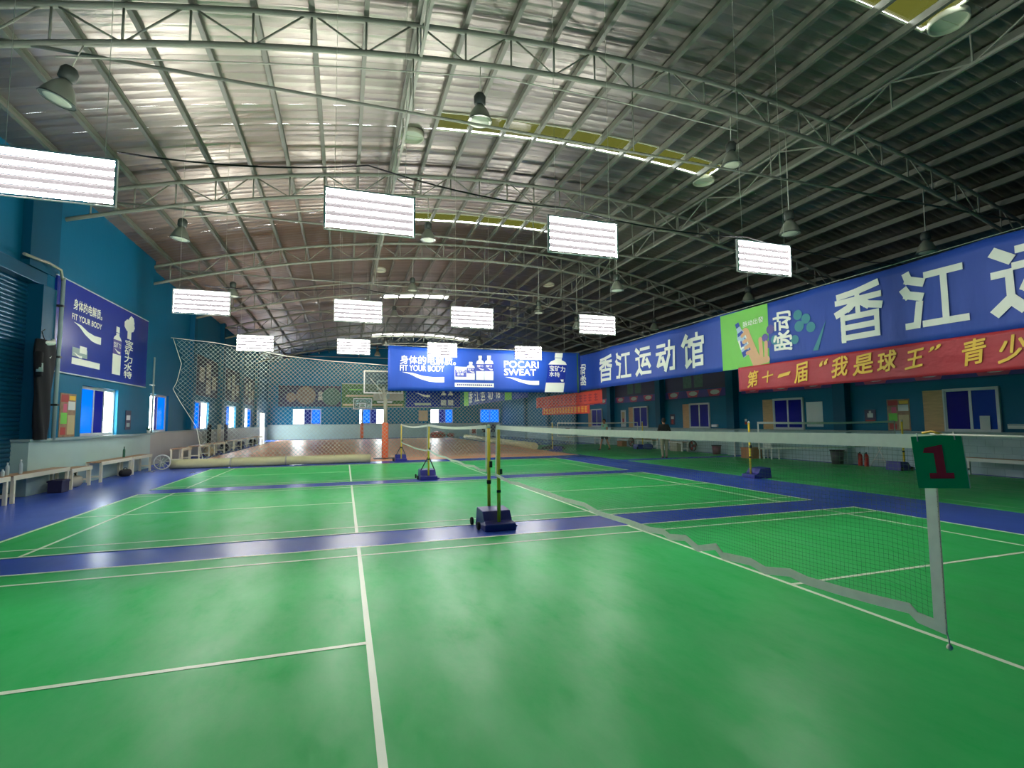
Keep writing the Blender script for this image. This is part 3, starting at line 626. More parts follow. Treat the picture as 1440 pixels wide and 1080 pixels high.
text(bb, '宝矿力', B_(6.9), B_(7.68), 3.96, 4.22, 'pale', bv, .022, .015, lift=-.05); text(bb, '水特', B_(6.88), B_(7.4), 3.70, 3.93, 'pale', bv, .022, .015, lift=-.04)
swoosh(bb, B_(6.84), B_(7.58), 3.46, 3.66, 'pale', bv, .02)
rect(bb, 'edge_strip', B_(8.30), B_(8.37), 2.94, 4.84, 'greenposter', bv, .01)
tag(MB().tube([(-.6, 18.64, 5.0), (3.6, 18.64, 4.99), (8.85, 18.66, 4.98)], .008, 5).build('banner_rope', 'wire'), 'thin rope holding up the royal blue drink banner', 'rope')
tag(MB().tube([(8.86, 19.3, 4.88), (8.86, 10, 4.86), (8.86, -.6, 4.88)], .008, 5).build('banner_rope', 'wire'), 'thin rope along the top of the long blue banner', 'rope')
# the two far red banners and the far blue banner on the same line
fb, fv = banner('red_banner', 'upper far red banner with faded orange lettering beside the banner corner', (9.05, 25.4, 0), RIGHT, 8.5, 2.42, 3.06, 'red2', .03, 2.1)
for k in range(14):
    x = .4+k*.56
    for q in range(3): rect(fb, 'lettering', x+random.uniform(0, .06), x+.36, 2.58+q*.13, 2.58+q*.13+.05, 'red', fv, .012)
    rect(fb, 'lettering', x+.15, x+.21, 2.55, 2.93, 'red', fv, .014)
for xx in (.2, 4.2, 8.3): MB().tube([(xx, 0, 3.05), (xx, .05, 3.6), (xx, .1, zroof(9.05))], .006, 4).build('hanging_cord', 'wire', fb)
fb, fv = banner('red_banner', 'lower far red strip packed with yellow lettering', (9.0, 24.3, 0), RIGHT, 6.2, 1.98, 2.40, 'red2', .02, 1.9)
for k in range(15):
    y = .25+k*.385
    for q in range(4): rect(fb, 'lettering', y+random.uniform(0, .03), y+.30, 2.05+q*.08, 2.05+q*.08+.045, 'orange_p', fv, .014)
    rect(fb, 'lettering', y+.12, y+.17, 2.04, 2.34, 'orange_p', fv, .016)
for xx in (.2, 3.1, 6.0): MB().tube([(xx, 0, 2.38), (xx, .03, 2.42), (xx, .05, 2.46)], .006, 4).build('hanging_tie', 'wire', fb)
gb, gv = banner('far_blue_banner', 'far blue banner with white characters beyond the safety net', (8.95, 45.0, 0), RIGHT, 18.5, 3.15, 4.7, 'banner', .05, 3.1)
for k, ch in enumerate('香江运动馆'): text(gb, ch, 2.2+k*2.2, 3.7+k*2.2, 3.4, 4.45, 'pale', gv, .03, .02)
rect(gb, 'lime_panel', .1, 1.9, 3.16, 4.6, 'lime', gv, .02); rect(gb, 'lime_panel', 13.6, 15.0, 3.16, 4.6, 'lime', gv, .02)

for xx in (.3, 6, 12, 18.2): MB().tube([(xx, 0, 4.68), (xx, 0, zroof(8.95))], .006, 4).build('hanging_cord', 'wire', gb)
# ------------------------------------------------------------------ badminton posts and nets
def post_base(t, double=False, s=1.0):
    wb_ = MB().add([(-.24, -.30, 0), (.24, -.30, 0), (.24, .30, 0), (-.24, .30, 0), (-.24, -.30, .10), (.24, -.30, .10), (.22, -.16, .13), (-.22, -.16, .13), (-.22, -.06, .26), (.22, -.06, .26), (-.22, .28, .28), (.22, .28, .28)],
             [(3, 2, 1, 0), (0, 1, 5, 4), (4, 5, 6, 7), (7, 6, 9, 8), (8, 9, 11, 10), (10, 11, 2, 3), (0, 4, 7, 8, 10, 3), (1, 2, 11, 9, 6, 5)]).build('weighted_base', 'navy', t, bevel=.012)
    for y in (-.2, .22): MB().lathe([(.05, -.02), (.06, -.012), (.06, .012), (.05, .02)], 14, (-.29, y+.1, .06), 'x').build('wheel', 'rubber', wb_)
    MB().box(.22, .34, -.05, .05, .0, .025).build('foot_plate', 'navy', wb_)
def post(x, y, label, flip=1, brace=False, rotz=0, mat_='yellow', h=1.55):
    t = thing('badminton_post', label, 'net post', (x, y, 0), rotz, 'yellow badminton net posts')
    post_base(t)
    MB().tube([(0, -.2, .08), (0, -.2, h)], .026, 12).build('pole', mat_, t)
    MB().lathe([(.031, h-.04), (.031, h-.005), (.02, h+.005), (.012, h+.02)], 12, (0, -.2, 0)).build('pole_cap', 'tape', t)
    MB().box(-.012, .05, -.225, -.175, .82, .90).build('winch', 'dark', t)
    MB().tube([(0, -.2, .55), (0, -.2, .59)], .031, 10).build('clamp_ring', 'rubber', t)
    if brace:
        for sx in (-1, 1): MB().tube([(sx*.02, -.19, .62), (sx*.2, -.02, .24)], .014, 6).build('brace_strut', 'dark', t)
    return t
post(.04, 3.63, 'yellow net post at the near side of the central navy base')
t = thing('badminton_post', 'second yellow net post standing behind the central navy base', 'net post', (.04, 3.98, 0), PI, 'yellow badminton net posts')
MB().tube([(0, 0, 0), (0, 0, 1.55)], .026, 12).build('pole', 'yellow', t); MB().lathe([(.031, 1.51), (.031, 1.545), (.012, 1.57)], 12).build('pole_cap', 'tape', t)
MB().box(-.045, .0, .0, .05, .88, .98).build('winch', 'dark', t); MB().tube([(0, 0, .62), (0, 0, .68)], .034, 10).build('clamp_ring', 'rubber', t); MB().box(-.10, .10, -.1, .05, 0, .03).build('foot_plate', 'navy', t)
post(.1, 10.75, 'yellow net post with dark struts between second and third court', brace=True)
post(.09, 18.0, 'farthest yellow net post with struts in front of the orange court', brace=True)
post(8.75, 7.5, 'yellow net post with navy base on the blue strip at right', rotz=RIGHT)
post(14.35, 7.5, 'ochre net post by the right wall dado', rotz=LEFT)
post(8.7, 21.6, 'far net post on the right side seen through the netting', rotz=RIGHT)
post(13.9, 21.6, 'far net post near the benches along the right wall', rotz=LEFT)

def bad_net(name, label, p0, p1, ztop_fn, bot_pts, group=None, mesh=.02, zig=.0):
    """p0,p1 ground points of the net ends; s runs 0..L from p0 to p1; bot_pts = [(s,z)]"""
    p0, p1 = Vector((*p0, 0)), Vector((*p1, 0)); Lg = (p1-p0).length; d = (p1-p0)/Lg; nrm = Vector((-d.y, d.x, 0))
    t = thing(name, label, 'badminton net', p0, 0, group)
    def bot(s):
        for (a, za), (b, zb_) in zip(bot_pts[:-1], bot_pts[1:]):
            if s <= b: return za+(zb_-za)*(s-a)/max(b-a, 1e-6)
        return bot_pts[-1][1]
    swing = lambda s, v: .02*math.sin(s*1.3)*(1-v)+zig*math.sin(s*9)*(1-v)
    P = lambda s, v: d*s+nrm*swing(s, v)+Vector((0, 0, bot(s)+(ztop_fn(s)-bot(s))*v))
    b = MB(); n = int(Lg/mesh); ns = 30
    for i in range(n+1):
        s = Lg*i/n; w = d*.0005; a, c = P(s, .03), P(s, .93); m_ = P(s, .5)
        b.add([a-w, a+w, m_-w, m_+w, c-w, c+w], [(0, 1, 3, 2), (2, 3, 5, 4)])
    rows_ = 35
    for j in range(1, rows_):
        v = .03+.9*j/rows_; ps = [P(Lg*i/ns, v) for i in range(ns+1)]; w = Vector((0, 0, .0005))
        b.add([q for p in ps for q in (p-w, p+w)], [(2*i, 2*i+2, 2*i+3, 2*i+1) for i in range(ns)])
    o = b.build('net_mesh', 'net', t); tag(o, kind='stuff')
    def tape(nm, v0, v1, s0=0, s1=Lg, th=.004):
        k = 60; q = MB()
        f = lambda u, v: P(s0+(s1-s0)*u, v0+(v1-v0)*v)
        q.grid(k, 1, lambda u, v: f(u, v)+nrm*th); q.grid(k, 1, lambda u, v: f(u, 1-v)-nrm*th); q.build(nm, 'tape', t)
    tape('top_tape', .922, 1.0)
    bt_ = MB(); sv = sorted(set([s for s, _ in bot_pts]+[Lg*i/40 for i in range(41)]))
    pts = [(s, bot(s)) for s in sv]
    for sg in (1, -1):
        vs = []
        for k, (s, z) in enumerate(pts):
            q = d*s+nrm*(swing(s, 0)+sg*.004); vs += [q+Vector((0, 0, z+.02)), q+Vector((0, 0, z-.02))]
        bt_.add(vs, [(2*i, 2*i+1, 2*i+3, 2*i+2) if sg > 0 else (2*i, 2*i+2, 2*i+3, 2*i+1) for i in range(len(pts)-1)])
    bt_.build('bottom_tape', 'tape', t)
    for s0 in (0, Lg):
        q = MB(); a = (s0 > 0)
        c0 = lambda v: P(s0, v)
        for sg in (1, -1):
            q.grid(1, 10, lambda u, v: P(min(max(s0+(-.04 if a else 0)+.04*u, 0), Lg), v)+nrm*sg*.005)
        q.build('side_tape', 'tape', t)
    return t
# near net: s=0 at free end (y=-2.6)
pts1 = [(-.61+.34*0, 0)]
bot1 = [(0, .81), (.10, .82), (.13, .845), (.25, .835), (.42, .825), (.6, .82), (.7, .832), (.86, .80), (.96, .82), (1.18, .80), (1.24, .84), (1.41, .79), (1.53, .83), (1.71, .80), (1.79, .82), (1.96, .80), (2.11, .80), (2.27, .80), (2.8, .78), (3.1, .81), (3.6, .79), (4.2, .80), (4.6, .79), (5.0, .80), (5.3, .78), (5.6, .80), (6.02, .82)]
bad_net('badminton_net', 'near badminton net with white tape, its free end under the green sign', (0, -2.61), (0, 3.4), lambda s: 1.545-.02*math.sin(PI*s/6.0)+.01*s/6, bot1, 'badminton nets')
bad_net('badminton_net', 'second badminton net hanging across the middle court', (0.02, 4.05), (.06, 10.4), lambda s: 1.56-.05*math.sin(PI*s/6.35), [(0, .82), (.4, .80), (.8, .83), (1.5, .79), (2.2, .81), (3, .78), (3.8, .80), (4.6, .78), (5.3, .81), (6.35, .86)], 'badminton nets')
bad_net('badminton_net', 'third badminton net hanging before the orange court', (.09, 10.75), (.09, 17.7), lambda s: 1.55-.07*math.sin(PI*s/6.9), [(0, .8), (3, .74), (6.95, .8)], 'badminton nets')
bad_net('badminton_net', 'net of the right hand court in front of the white dado', (8.85, 7.5), (14.25, 7.5), lambda s: 1.55-.03*math.sin(PI*s/5.9), [(0, .8), (3, .76), (5.9, .8)], 'badminton nets', .03)
bad_net('badminton_net', 'far net of the right hand court near the walking person', (8.8, 21.6), (13.8, 21.6), lambda s: 1.55-.03*math.sin(PI*s/5.9), [(0, .8), (3, .76), (5.9, .8)], 'badminton nets', .04)
tag(MB().tube([(0, -3.4, 1.545), (0, -3.0, 1.541), (0, -2.6, 1.545)], .004, 6).build('net_cord', 'wire'), 'pale cord tying the near net to its post beyond the right edge', 'cord')
tag(MB().tube([(0, -2.61, .80), (.003, -2.614, .77), (.0, -2.616, .755)], .003, 6).lathe([(.001, -.012), (.009, -.007), (.011, 0), (.007, .008), (.001, .012)], 8, (0, -2.616, .748)).build('cord_knot', 'wire'), 'knotted loose cord end below the free corner of the near net', 'cord')
tag(MB().tube([(0, -2.57, 1.549), (.008, -2.60, 1.556), (-.006, -2.62, 1.552), (.004, -2.64, 1.546)], .0045, 6).build('cord_knot', 'gold'), 'yellow knot at the top corner of the near net', 'cord')
# number board hung on the net cord
sg = thing('court_number_board', 'green board with a red number 1 hanging from the near net cord', 'sign', (-.05, -2.56, 1.535), -1.0)
bw, bh = .150, .20
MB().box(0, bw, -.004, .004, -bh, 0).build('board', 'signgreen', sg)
poly(sg, 'digit_print', [(.030, -.064), (.036, -.046), (.084, -.036), (.090, -.036), (.090, -.142), (.112, -.142), (.112, -.163), (.040, -.163), (.040, -.142), (.062, -.142), (.062, -.066)], 'signred', None, .0055)
MB().box(bw, bw+.003, -.004, .004, -bh, 0).build('board_edge', 'trim', sg)
for x in (.02, bw-.02): MB().tube([(x, -.006, -.02), (x, -.004, .012), (x, .004, .012), (x, .006, -.02)], .0025, 5).build('hanging_string', 'wire', sg)
sg.rotation_euler = (0, -.07, -1.0)

# ------------------------------------------------------------------ safety net across the hall
sn = thing('safety_net', 'grey nylon safety net hung across the hall behind the third court', 'net', (0, 18.95, 0))
def sn_top(x):
    k = [(-8.7, 5.0), (-7.2, 4.87), (-4.5, 4.4), (-2.6, 4.24), (-.5, 4.12), (3, 4.2), (8.7, 4.4)]
    for (a, za), (b, zb_) in zip(k[:-1], k[1:]):
        if x <= b: return za+(zb_-za)*(x-a)/(b-a)
    return 4.4
def sn_left(z):
    k = [(0, -7.4), (1.5, -7.7), (2.6, -8.35), (3.0, -8.55), (3.3, -8.42), (4.0, -8.3), (5.1, -8.65)]
    for (a, xa), (b, xb) in zip(k[:-1], k[1:]):
        if z <= b: return xa+(xb-xa)*(z-a)/(b-a)
    return -8.65
st = .085
inside = lambda i, j: sn_left(j*st) <= i*st <= 8.7 and .06 <= j*st <= sn_top(i*st)
pos = lambda i, j: Vector((i*st, .06*math.sin(i*st*1.4)+.03*math.sin(i*st*3.1+j*st*.8), j*st))
b = MB(); r = .005
for i in range(-104, 104):
    for j in range(0, 60):
        if (i+j) % 2 or not inside(i, j): continue
        for dj in (1, -1):
            if inside(i+1, j+dj):
                p, q = pos(i, j), pos(i+1, j+dj); d = (q-p).normalized(); w = Vector((-d.z, 0, d.x))*r; y = Vector((0, r, 0))
                b.add([p-w, p+w, p+y*2, q-w, q+w, q+y*2], [(0, 1, 4, 3), (1, 2, 5, 4), (2, 0, 3, 5)])
tag(b.build('net_mesh', 'safety', sn), kind='stuff')
MB().tube([(x*.3, .06*math.sin(x*.3*1.4), sn_top(x*.3)+.015) for x in range(-29, 30)], .014, 5).build('head_rope', 'wire', sn)
MB().tube([(sn_left(z*.25), 0, z*.25) for z in range(0, 21)], .012, 5).build('side_rope', 'wire', sn)

# ------------------------------------------------------------------ rolled mats, pads, hoops
def roll(p, q, r, label):
    p, q = Vector(p), Vector(q); L_ = (q-p).length; ang = math.atan2(q.y-p.y, q.x-p.x)
    t = thing('rolled_mat', label, 'rolled mat', p, ang)
    n = 14
    MB().tube([(L_*i/n, .01*math.sin(i*2.1), r+.004*math.sin(i*1.7)) for i in range(n+1)], [r*(1+.03*math.sin(i*1.3)) for i in range(n+1)], 16).build('roll', 'roll', t)
    for u in (.28, .55, .8): MB().tube([(L_*u-.03, 0, r), (L_*u+.03, 0, r)], r*1.05, 16).build('strap', 'stand', t)
    k = 24; MB().tube([(L_+.004, r*.9*(1-i/30)*math.cos(i*.9), r+r*.9*(1-i/30)*math.sin(i*.9)) for i in range(k)], .008, 4).build('spiral_end', 'stand', t)
    return t
roll((-8.2, 17.72, 0), (-1.15, 17.85, 0), .17, 'long beige rolled mat on the floor under the safety net')
roll((8.25, 23.6, 0), (9.3, 46, 0), .20, 'long pale rolled mat lying beside the orange court')
w = thing('wire_reel', 'round white rimmed reel with tangled twine beside the beige roll', 'reel', (-8.35, 17.4, 0))
MB().lathe([(.25, -.03), (.275, -.015), (.275, .015), (.25, .03), (.235, 0), (.25, -.03)], 22, (0, -.05, .275), 'y').build('rim', 'white', w)
for k in range(10):
    a = k*.63; MB().tube([(.05*math.cos(a*2), -.05, .275), (.24*math.cos(a), -.05+.02*math.sin(k), .275+.24*math.sin(a))], .008, 5).build('spoke', 'white', w)
MB().tube([(.16*math.sin(k*2.4+.3)*(.5+.5*math.sin(k*.7)), .02+.05*math.sin(k*1.9), .26+.16*math.cos(k*1.7)) for k in range(60)], .013, 4).build('twine', 'safety', w)
# near hoop seen from behind, its padded column
def hoop(loc, rotz, label, padw, boardz=3.05):
    t = thing('basketball_hoop', label, 'basketball hoop', loc, rotz)
    MB().box(-padw, padw, -.14, .14, .02, 1.62).build('column_pad', 'orange', t, bevel=.05)
    MB().tube([(0, 0, 1.6), (0, 0, 2.7)], .09, 10).build('column', 'stand', t)
    MB().box(-.5, .5, -.5, .35, 0, .02).build('base_plate', 'dark', t)
    MB().beam((0, 0, 2.65), (0, 1.35, 3.3), .10).build('arm', 'stand', t); MB().beam((0, 0, 2.1), (0, 1.3, 3.0), .06).build('arm_brace', 'stand', t)
    for sx in (-1, 1): MB().tube([(sx*.05, .5, 2.95), (sx*.62, 1.36, 3.75)], .02, 6).build('board_brace', 'stand', t)
    bd_ = MB().box(-.9, .9, 1.40, 1.42, boardz, boardz+1.05).build('backboard', 'backboard', t)
    f = MB(); f.box(-.92, .92, 1.38, 1.44, boardz-.03, boardz+.03); f.box(-.92, .92, 1.38, 1.44, boardz+1.02, boardz+1.08); f.box(-.92, -.86, 1.381, 1.439, boardz+.03, boardz+1.02); f.box(.86, .92, 1.381, 1.439, boardz+.03, boardz+1.02)
    f.build('backboard_frame', 'white', bd_)
    s = MB(); s.box(-.3, .3, 1.422, 1.43, boardz+.15, boardz+.2); s.box(-.3, .3, 1.422, 1.43, boardz+.55, boardz+.6); s.box(-.3, -.25, 1.422, 1.43, boardz+.2, boardz+.55); s.box(.25, .3, 1.422, 1.43, boardz+.2, boardz+.55); s.build('target_square', 'white', bd_)
    rm_ = MB().tube([(.225*math.cos(a*.3927), 1.70+.225*math.sin(a*.3927), boardz+.12) for a in range(17)], .012, 6, False).build('rim', 'orange', t)
    nb = MB()
    for a in range(12):
        c0, c1 = a*PI/6, a*PI/6+.5; nb.tube([(.22*math.cos(c0), 1.70+.22*math.sin(c0), boardz+.11), (.12*math.cos(c1), 1.70+.12*math.sin(c1), boardz-.3)], .006, 4)
    tag(nb.build('hoop_net', 'tape', rm_), kind='stuff')
    return t
hoop((-.42, 19.85, 0), 0, 'near basketball hoop seen from behind with an orange padded column', .14)
hoop((-.45, 51.6, 0), PI, 'far basketball hoop by the end wall', .16)

# ------------------------------------------------------------------ wall panels and posters
def board(name, label, loc, rotz, w, z0, z1, m, cat='poster', frame=None, th=.03, group=None):
    t = thing(name, label, cat, loc, rotz, group)
    MB().box(0, w, -th, 0, z0, z1).build('board', m, t)
    if frame:
        f = MB(); f.box(-.02, w+.02, -th-.01, 0, z1, z1+.03); f.box(-.02, w+.02, -th-.01, 0, z0-.03, z0); f.build('board_frame', frame, t)
    return t
# big blue panel on the left wall
lp = board('drink_billboard', 'big glossy blue drink billboard on the left wall above the window', (XL, 11.65, 0), LEFT, 6.3, 3.0, 5.42, 'posterblue', 'billboard', 'alu', .05)
A = lambda y: y-11.65
text(lp, '身体的电解质。', A(12.5), A(14.2), 4.74, 5.03, 'pale', None, .056, .02); text(lp, 'FIT YOUR BODY', A(12.45), A(14.2), 4.46, 4.62, 'pale', None, .056, .02)
swoosh(lp, A(12.55), A(14.2), 4.0, 4.40, 'pale', None, .055)
rect(lp, 'pack_print', A(12.55), A(13.4), 3.48, 3.72, 'ledge', None, .055); rect(lp, 'pack_print', A(12.95), A(13.35), 3.60, 3.80, 'pale', None, .057)
swoosh(lp, A(12.6), A(13.1), 3.46, 3.58, 'pale', None, .058)
rect(lp, 'caption_strip', A(12.55), A(14.2), 3.26, 3.44, 'pale', None, .055)
bottle_print(lp, A(15.35), .62, 3.22, 4.76, None, 0, .056, None, 'violet', .42, .72)
text(lp, '宝矿力', A(15.08), A(15.62), 4.08, 4.26, 'pale', None, .0575, .015); swoosh(lp, A(15.12), A(15.6), 3.90, 4.04, 'pale', None, .0575)
poly(lp, 'splash_print', circ(A(16.25), 4.95, .45, .22, 9), 'pale', None, .055); poly(lp, 'splash_print', circ(A(16.4), 5.1, .25, .22, 7), 'pale', None, .056)
rect(lp, 'splash_print', A(16.1), A(16.42), 4.5, 4.8, 'pale', None, .0555)
for k, ch in enumerate('宝矿力水特'): text(lp, ch, A(15.95), A(16.6), 4.22-.26*k, 4.46-.26*k, 'pale', None, .056, .03)
def poster(label, loc, rotz, w, z0, z1, blobs, m='multi', group=None):
    t = board('poster', label, loc, rotz, w, z0, z1, m, 'poster', None, .012, group)
    for (a, b_, c, d, mm) in blobs: rect(t, 'printed_patch', a*w, b_*w, z0+c*(z1-z0), z0+d*(z1-z0), mm, None, .0135)
    return t
food = [(.05, .5, .80, .97, 'redbag'), (.5, .95, .62, .82, 'paper'), (.55, .95, .85, .95, 'gold'), (.06, .45, .3, .55, 'lime'), (.5, .95, .05, .5, 'tan'), (.08, .4, .05, .22, 'redbag'), (.2, .42, .56, .76, 'magenta')]
poster('colourful food poster on the left wall between shutter and window', (XL, 12.2, 0), LEFT, .82, 1.31, 2.46, food)
poster('small dark notice right of the first left window', (XL, 16.4, 0), LEFT, .45, 1.45, 2.1, [(.15, .85, .5, .75, 'paper'), (.2, .8, .15, .35, 'ledge')], 'darkposter')
poster('colourful food poster between pilaster and brown board on the right wall', (XR, 8.33, 0), RIGHT, .72, 1.21, 2.24, food)
poster('white blank sheet right of the second dark blue window on the right wall', (XR, 11.48, 0), RIGHT, .72, 1.32, 2.28, [], 'paper')
poster('dark square notice with pale emblem on the right wall', (XR, 9.12, 0), RIGHT, .40, 1.5, 1.92, [(.25, .75, .35, .7, 'paper'), (.4, .6, .7, .9, 'paper'), (.1, .9, .05, .15, 'redbag')], 'darkposter')
poster('white paper taped on the nearest dark blue window', (XR-.075, 5.68, 0), RIGHT, .24, 1.25, 1.66, [], 'paper')
poster('pale pictured poster left of the far right wall window', (XR, 25.7, 0), RIGHT, .62, 1.22, 2.3, [(.2, .8, .5, .9, 'tan'), (.3, .7, .2, .5, 'redbag')], 'paper')
poster('small red and white notice beside the third right wall window', (XR, 20.35, 0), RIGHT, .42, 1.36, 1.95, [(.2, .8, .55, .8, 'paper'), (.3, .7, .1, .5, 'redbag')], 'darkposter')
poster('small red and white notice right of the pilaster on the right wall', (XR, 14.85, 0), RIGHT, .32, 1.36, 1.72, [(.3, .7, .5, .8, 'paper'), (.3, .7, .1, .45, 'redbag')], 'teal')
for y, zz, lb in ((5.05, 1.30, 'white control box on the right wall beside the nearest window'), (16.9, 1.27, 'small white box under the wall right of the third window')):
    t = thing('wall_box', lb, 'box', (XR, y, zz), RIGHT); MB().box(0, .4, -.09, 0, 0, .13).build('box_body', 'white', t, bevel=.008); MB().box(.02, .38, -.1, -.09, .09, .12).build('box_lid', 'ledge', t)
for i, (ya, yb_) in enumerate(((14.9, 10.2), (20.7, 15.7), (26.4, 21.5), (32.2, 27.1), (9.4, 4.3))):
    nmz = ['between the first and second visible pilasters', 'between the second and third visible pilasters', 'fourth stretch from the camera', 'farthest along the right wall', 'nearest, behind the red banner'][i]
    t = board('bottle_poster', 'violet drink poster high on the right wall, '+nmz, (XR, ya, 0), RIGHT, ya-yb_, 2.78, 3.16, 'violet', 'poster', 'teal_dark', .02, 'violet posters high on the right wall')
    for k in range(3):
        w = ya-yb_; cx = w*(.14+.33*k)
        poly(t, 'printed_patch', [(cx-.35, 2.80), (cx+.35, 2.80), (cx+.55, 3.14), (cx-.5, 3.14)], 'magenta', None, .022); poly(t, 'printed_patch', circ(cx+.05, 2.99, .34, .12, 10), 'paper', None, .024)
    dpo = board('shaded_poster_top', 'dark navy poster above the violet one, '+nmz, (XR, ya, 0), RIGHT, ya-yb_, 3.17, 4.5, 'darkposter', 'poster', None, .02, 'dark posters high on the right wall')  # poster continues upward here; shadow over it is put into the dark colour
    rect(dpo, 'printed_patch', 1.6, 2.3, 3.3, 4.2, 'murky2', None, .022); rect(dpo, 'printed_patch', 2.5, 3.2, 3.3, 4.2, 'murky2', None, .022)
# posters on the end wall
pz = YB
t = board('fruit_poster', 'dark violet fruit poster at the left of the end wall', (-8.6, pz-.02, 0), BACK, 6.0, 3.35, 5.5, 'darkposter', 'poster', None, .03)
for cx, cz, r, mm in ((1.2, 4.3, .5, 'murky'), (2.6, 4.5, .95, 'murky'), (2.6, 4.35, .55, 'multi'), (5.1, 4.4, .95, 'murky2'), (5.35, 4.35, .6, 'multi')): poly(t, 'printed_patch', circ(cx, cz, r, r, 14), mm, None, .033+.001*r)
text(t, '脉动', 3.75, 4.2, 4.0, 4.9, 'stand', None, .036, .03, rot=1)
t = board('sports_poster', 'green sports field poster behind the near basketball hoop', (-2.5, pz, 0), BACK, 6.5, 3.3, 5.75, 'greenposter', 'poster', 'trim', .03)
for a, b_, c, d, mm in ((.1, 6.3, 3.45, 3.65, 'tan'), (.4, 3.4, 4.4, 4.6, 'tan'), (3.2, 6.4, 4.0, 4.9, 'stand'), (.7, 2.1, 5.1, 5.2, 'lime'), (3.6, 5.2, 3.75, 3.95, 'paper'), (4.2, 4.9, 4.2, 5.1, 'ledge')): rect(t, 'printed_patch', a, b_, c, d, mm, None, .033+.0005*a)
t = board('drink_poster', 'blue drink poster on the end wall under the royal blue banner', (4.2, pz, 0), BACK, 6.0, 3.3, 5.5, 'posterblue', 'poster', 'alu', .03)
swoosh(t, .9, 2.6, 4.4, 4.9, 'pale', None, .034); rect(t, 'printed_patch', .9, 2.7, 3.5, 3.75, 'ledge', None, .034)
for k in range(2): bottle_print(t, 4.1+.8*k, .6, 3.5, 5.2, None, 0, .034)
poster('tan blank sheet left of the third window of the end wall', (5.55, pz-.02, 0), BACK, 1.0, 1.8, 2.92, [], 'tan')
# dim posters high on the far left wall
for y, lb in ((26.2, 'dim grey poster high on the left wall behind the net, nearer one'), (33.0, 'dim grey poster high on the left wall behind the net, middle one'), (39.4, 'dim grey poster high on the left wall behind the net, farther one')):
    t = board('dim_poster', lb, (XLF, y, 0), LEFT, 4.6, 3.15, 5.3, 'darkposter', 'poster', None, .03, 'dim posters on the far left wall')
    for a, c in ((.5, 4.2), (1.9, 4.5), (1.9, 3.6), (3.2, 3.9)): rect(t, 'printed_patch', a, a+1.0, c-.3, c+.5, 'stand', None, .034)

# shutter side: pipe, strip and hanging jacket
t = thing('wall_pipe', 'scuffed white pipe rising beside the shutter, cables on its top', 'pipe', (XL+.16, 11.62, 0))
MB().tube([(0, 0, 1.25), (0, .01, 3.0), (.02, .02, 5.35)], .045, 8).build('pipe', 'ledge', t)
MB().tube([(0, .0, 5.3), (.05, -.2, 5.5), (-.02, -.6, 5.55), (.0, -1.0, 5.5), (-.02, -1.6, 5.46)], .035, 6).build('cable_bundle', 'stand', t)
for z in (2.1, 3.3, 4.6): MB().box(-.07, .06, -.05, .05, z, z+.05).build('pipe_clip', 'dark', t)
j = thing('hanging_jacket', 'black tracksuit with pale collar hanging by the shutter', 'clothing', (XL+.22, 10.9, 0), LEFT)
def jk(u, v):
    z = 1.28+2.35*v; a = 2*PI*u
    wd = (.20+.10*math.sin(min(v*1.6, 1)*PI*.5) + (.17*max(0, v-.45)*1.6 if v < .88 else .12-.5*(v-.88)))*(.85 if v < .1 else 1)
    return (wd*math.cos(a)*(1+.07*math.sin(a*5+v*4)), .10*math.sin(a)*(1+.25*math.sin(a*4+z*3)), z)
MB().grid(28, 22, jk).build('jacket_cloth', 'black', j)
MB().tube([(-.26, -.02, 3.56), (-.1, -.1, 3.56), (.1, -.1, 3.60), (.28, -.02, 3.68)], [.045, .06, .06, .045], 8).build('collar', 'pale', j)
MB().tube([(-.34, -.04, 3.3), (-.42, -.08, 3.0), (-.36, -.08, 2.75)], [.09, .08, .06], 8).build('sleeve', 'black', j)
MB().tube([(-.40, -.09, 3.05), (-.40, -.1, 2.85)], .07, 8).build('sleeve_lining', 'ledge', j)
MB().tube([(0, 0, 3.6), (0, .08, 3.85), (0, .02, 3.9)], .01, 5).build('hook', 'dark', j)
poly(j, 'logo_mark', [(-.06, 3.22), (.0, 3.24), (.04, 3.28), (.0, 3.21)], 'pale', None, .12)
t = thing('grey_tube', 'slim vertical grey tube at the corner of the left wall section', 'pipe', (XL+.05, 18.75, 0)); MB().tube([(0, 0, 1.3), (0, 0, 4.2)], .03, 8).build('pipe', 'ledge', t); MB().box(-.05, .05, -.25, .02, 3.1, 3.14).build('bracket', 'white', t)
t = thing('flower_pot', 'small leafy plant on the end of the pale ledge', 'plant', (XL+.1, 18.3, 1.30))
MB().lathe([(.05, 0), (.07, .1), (.06, .1)], 10).build('pot', 'white', t)
for k in range(9):
    a = k*.7; MB().tube([(0, 0, .08), (.05*math.cos(a), .05*math.sin(a), .17), (.085*math.cos(a), .085*math.sin(a), .16+.03*(k % 3))], [.012, .02, .004], 5).build('leaf', 'greenb', t)

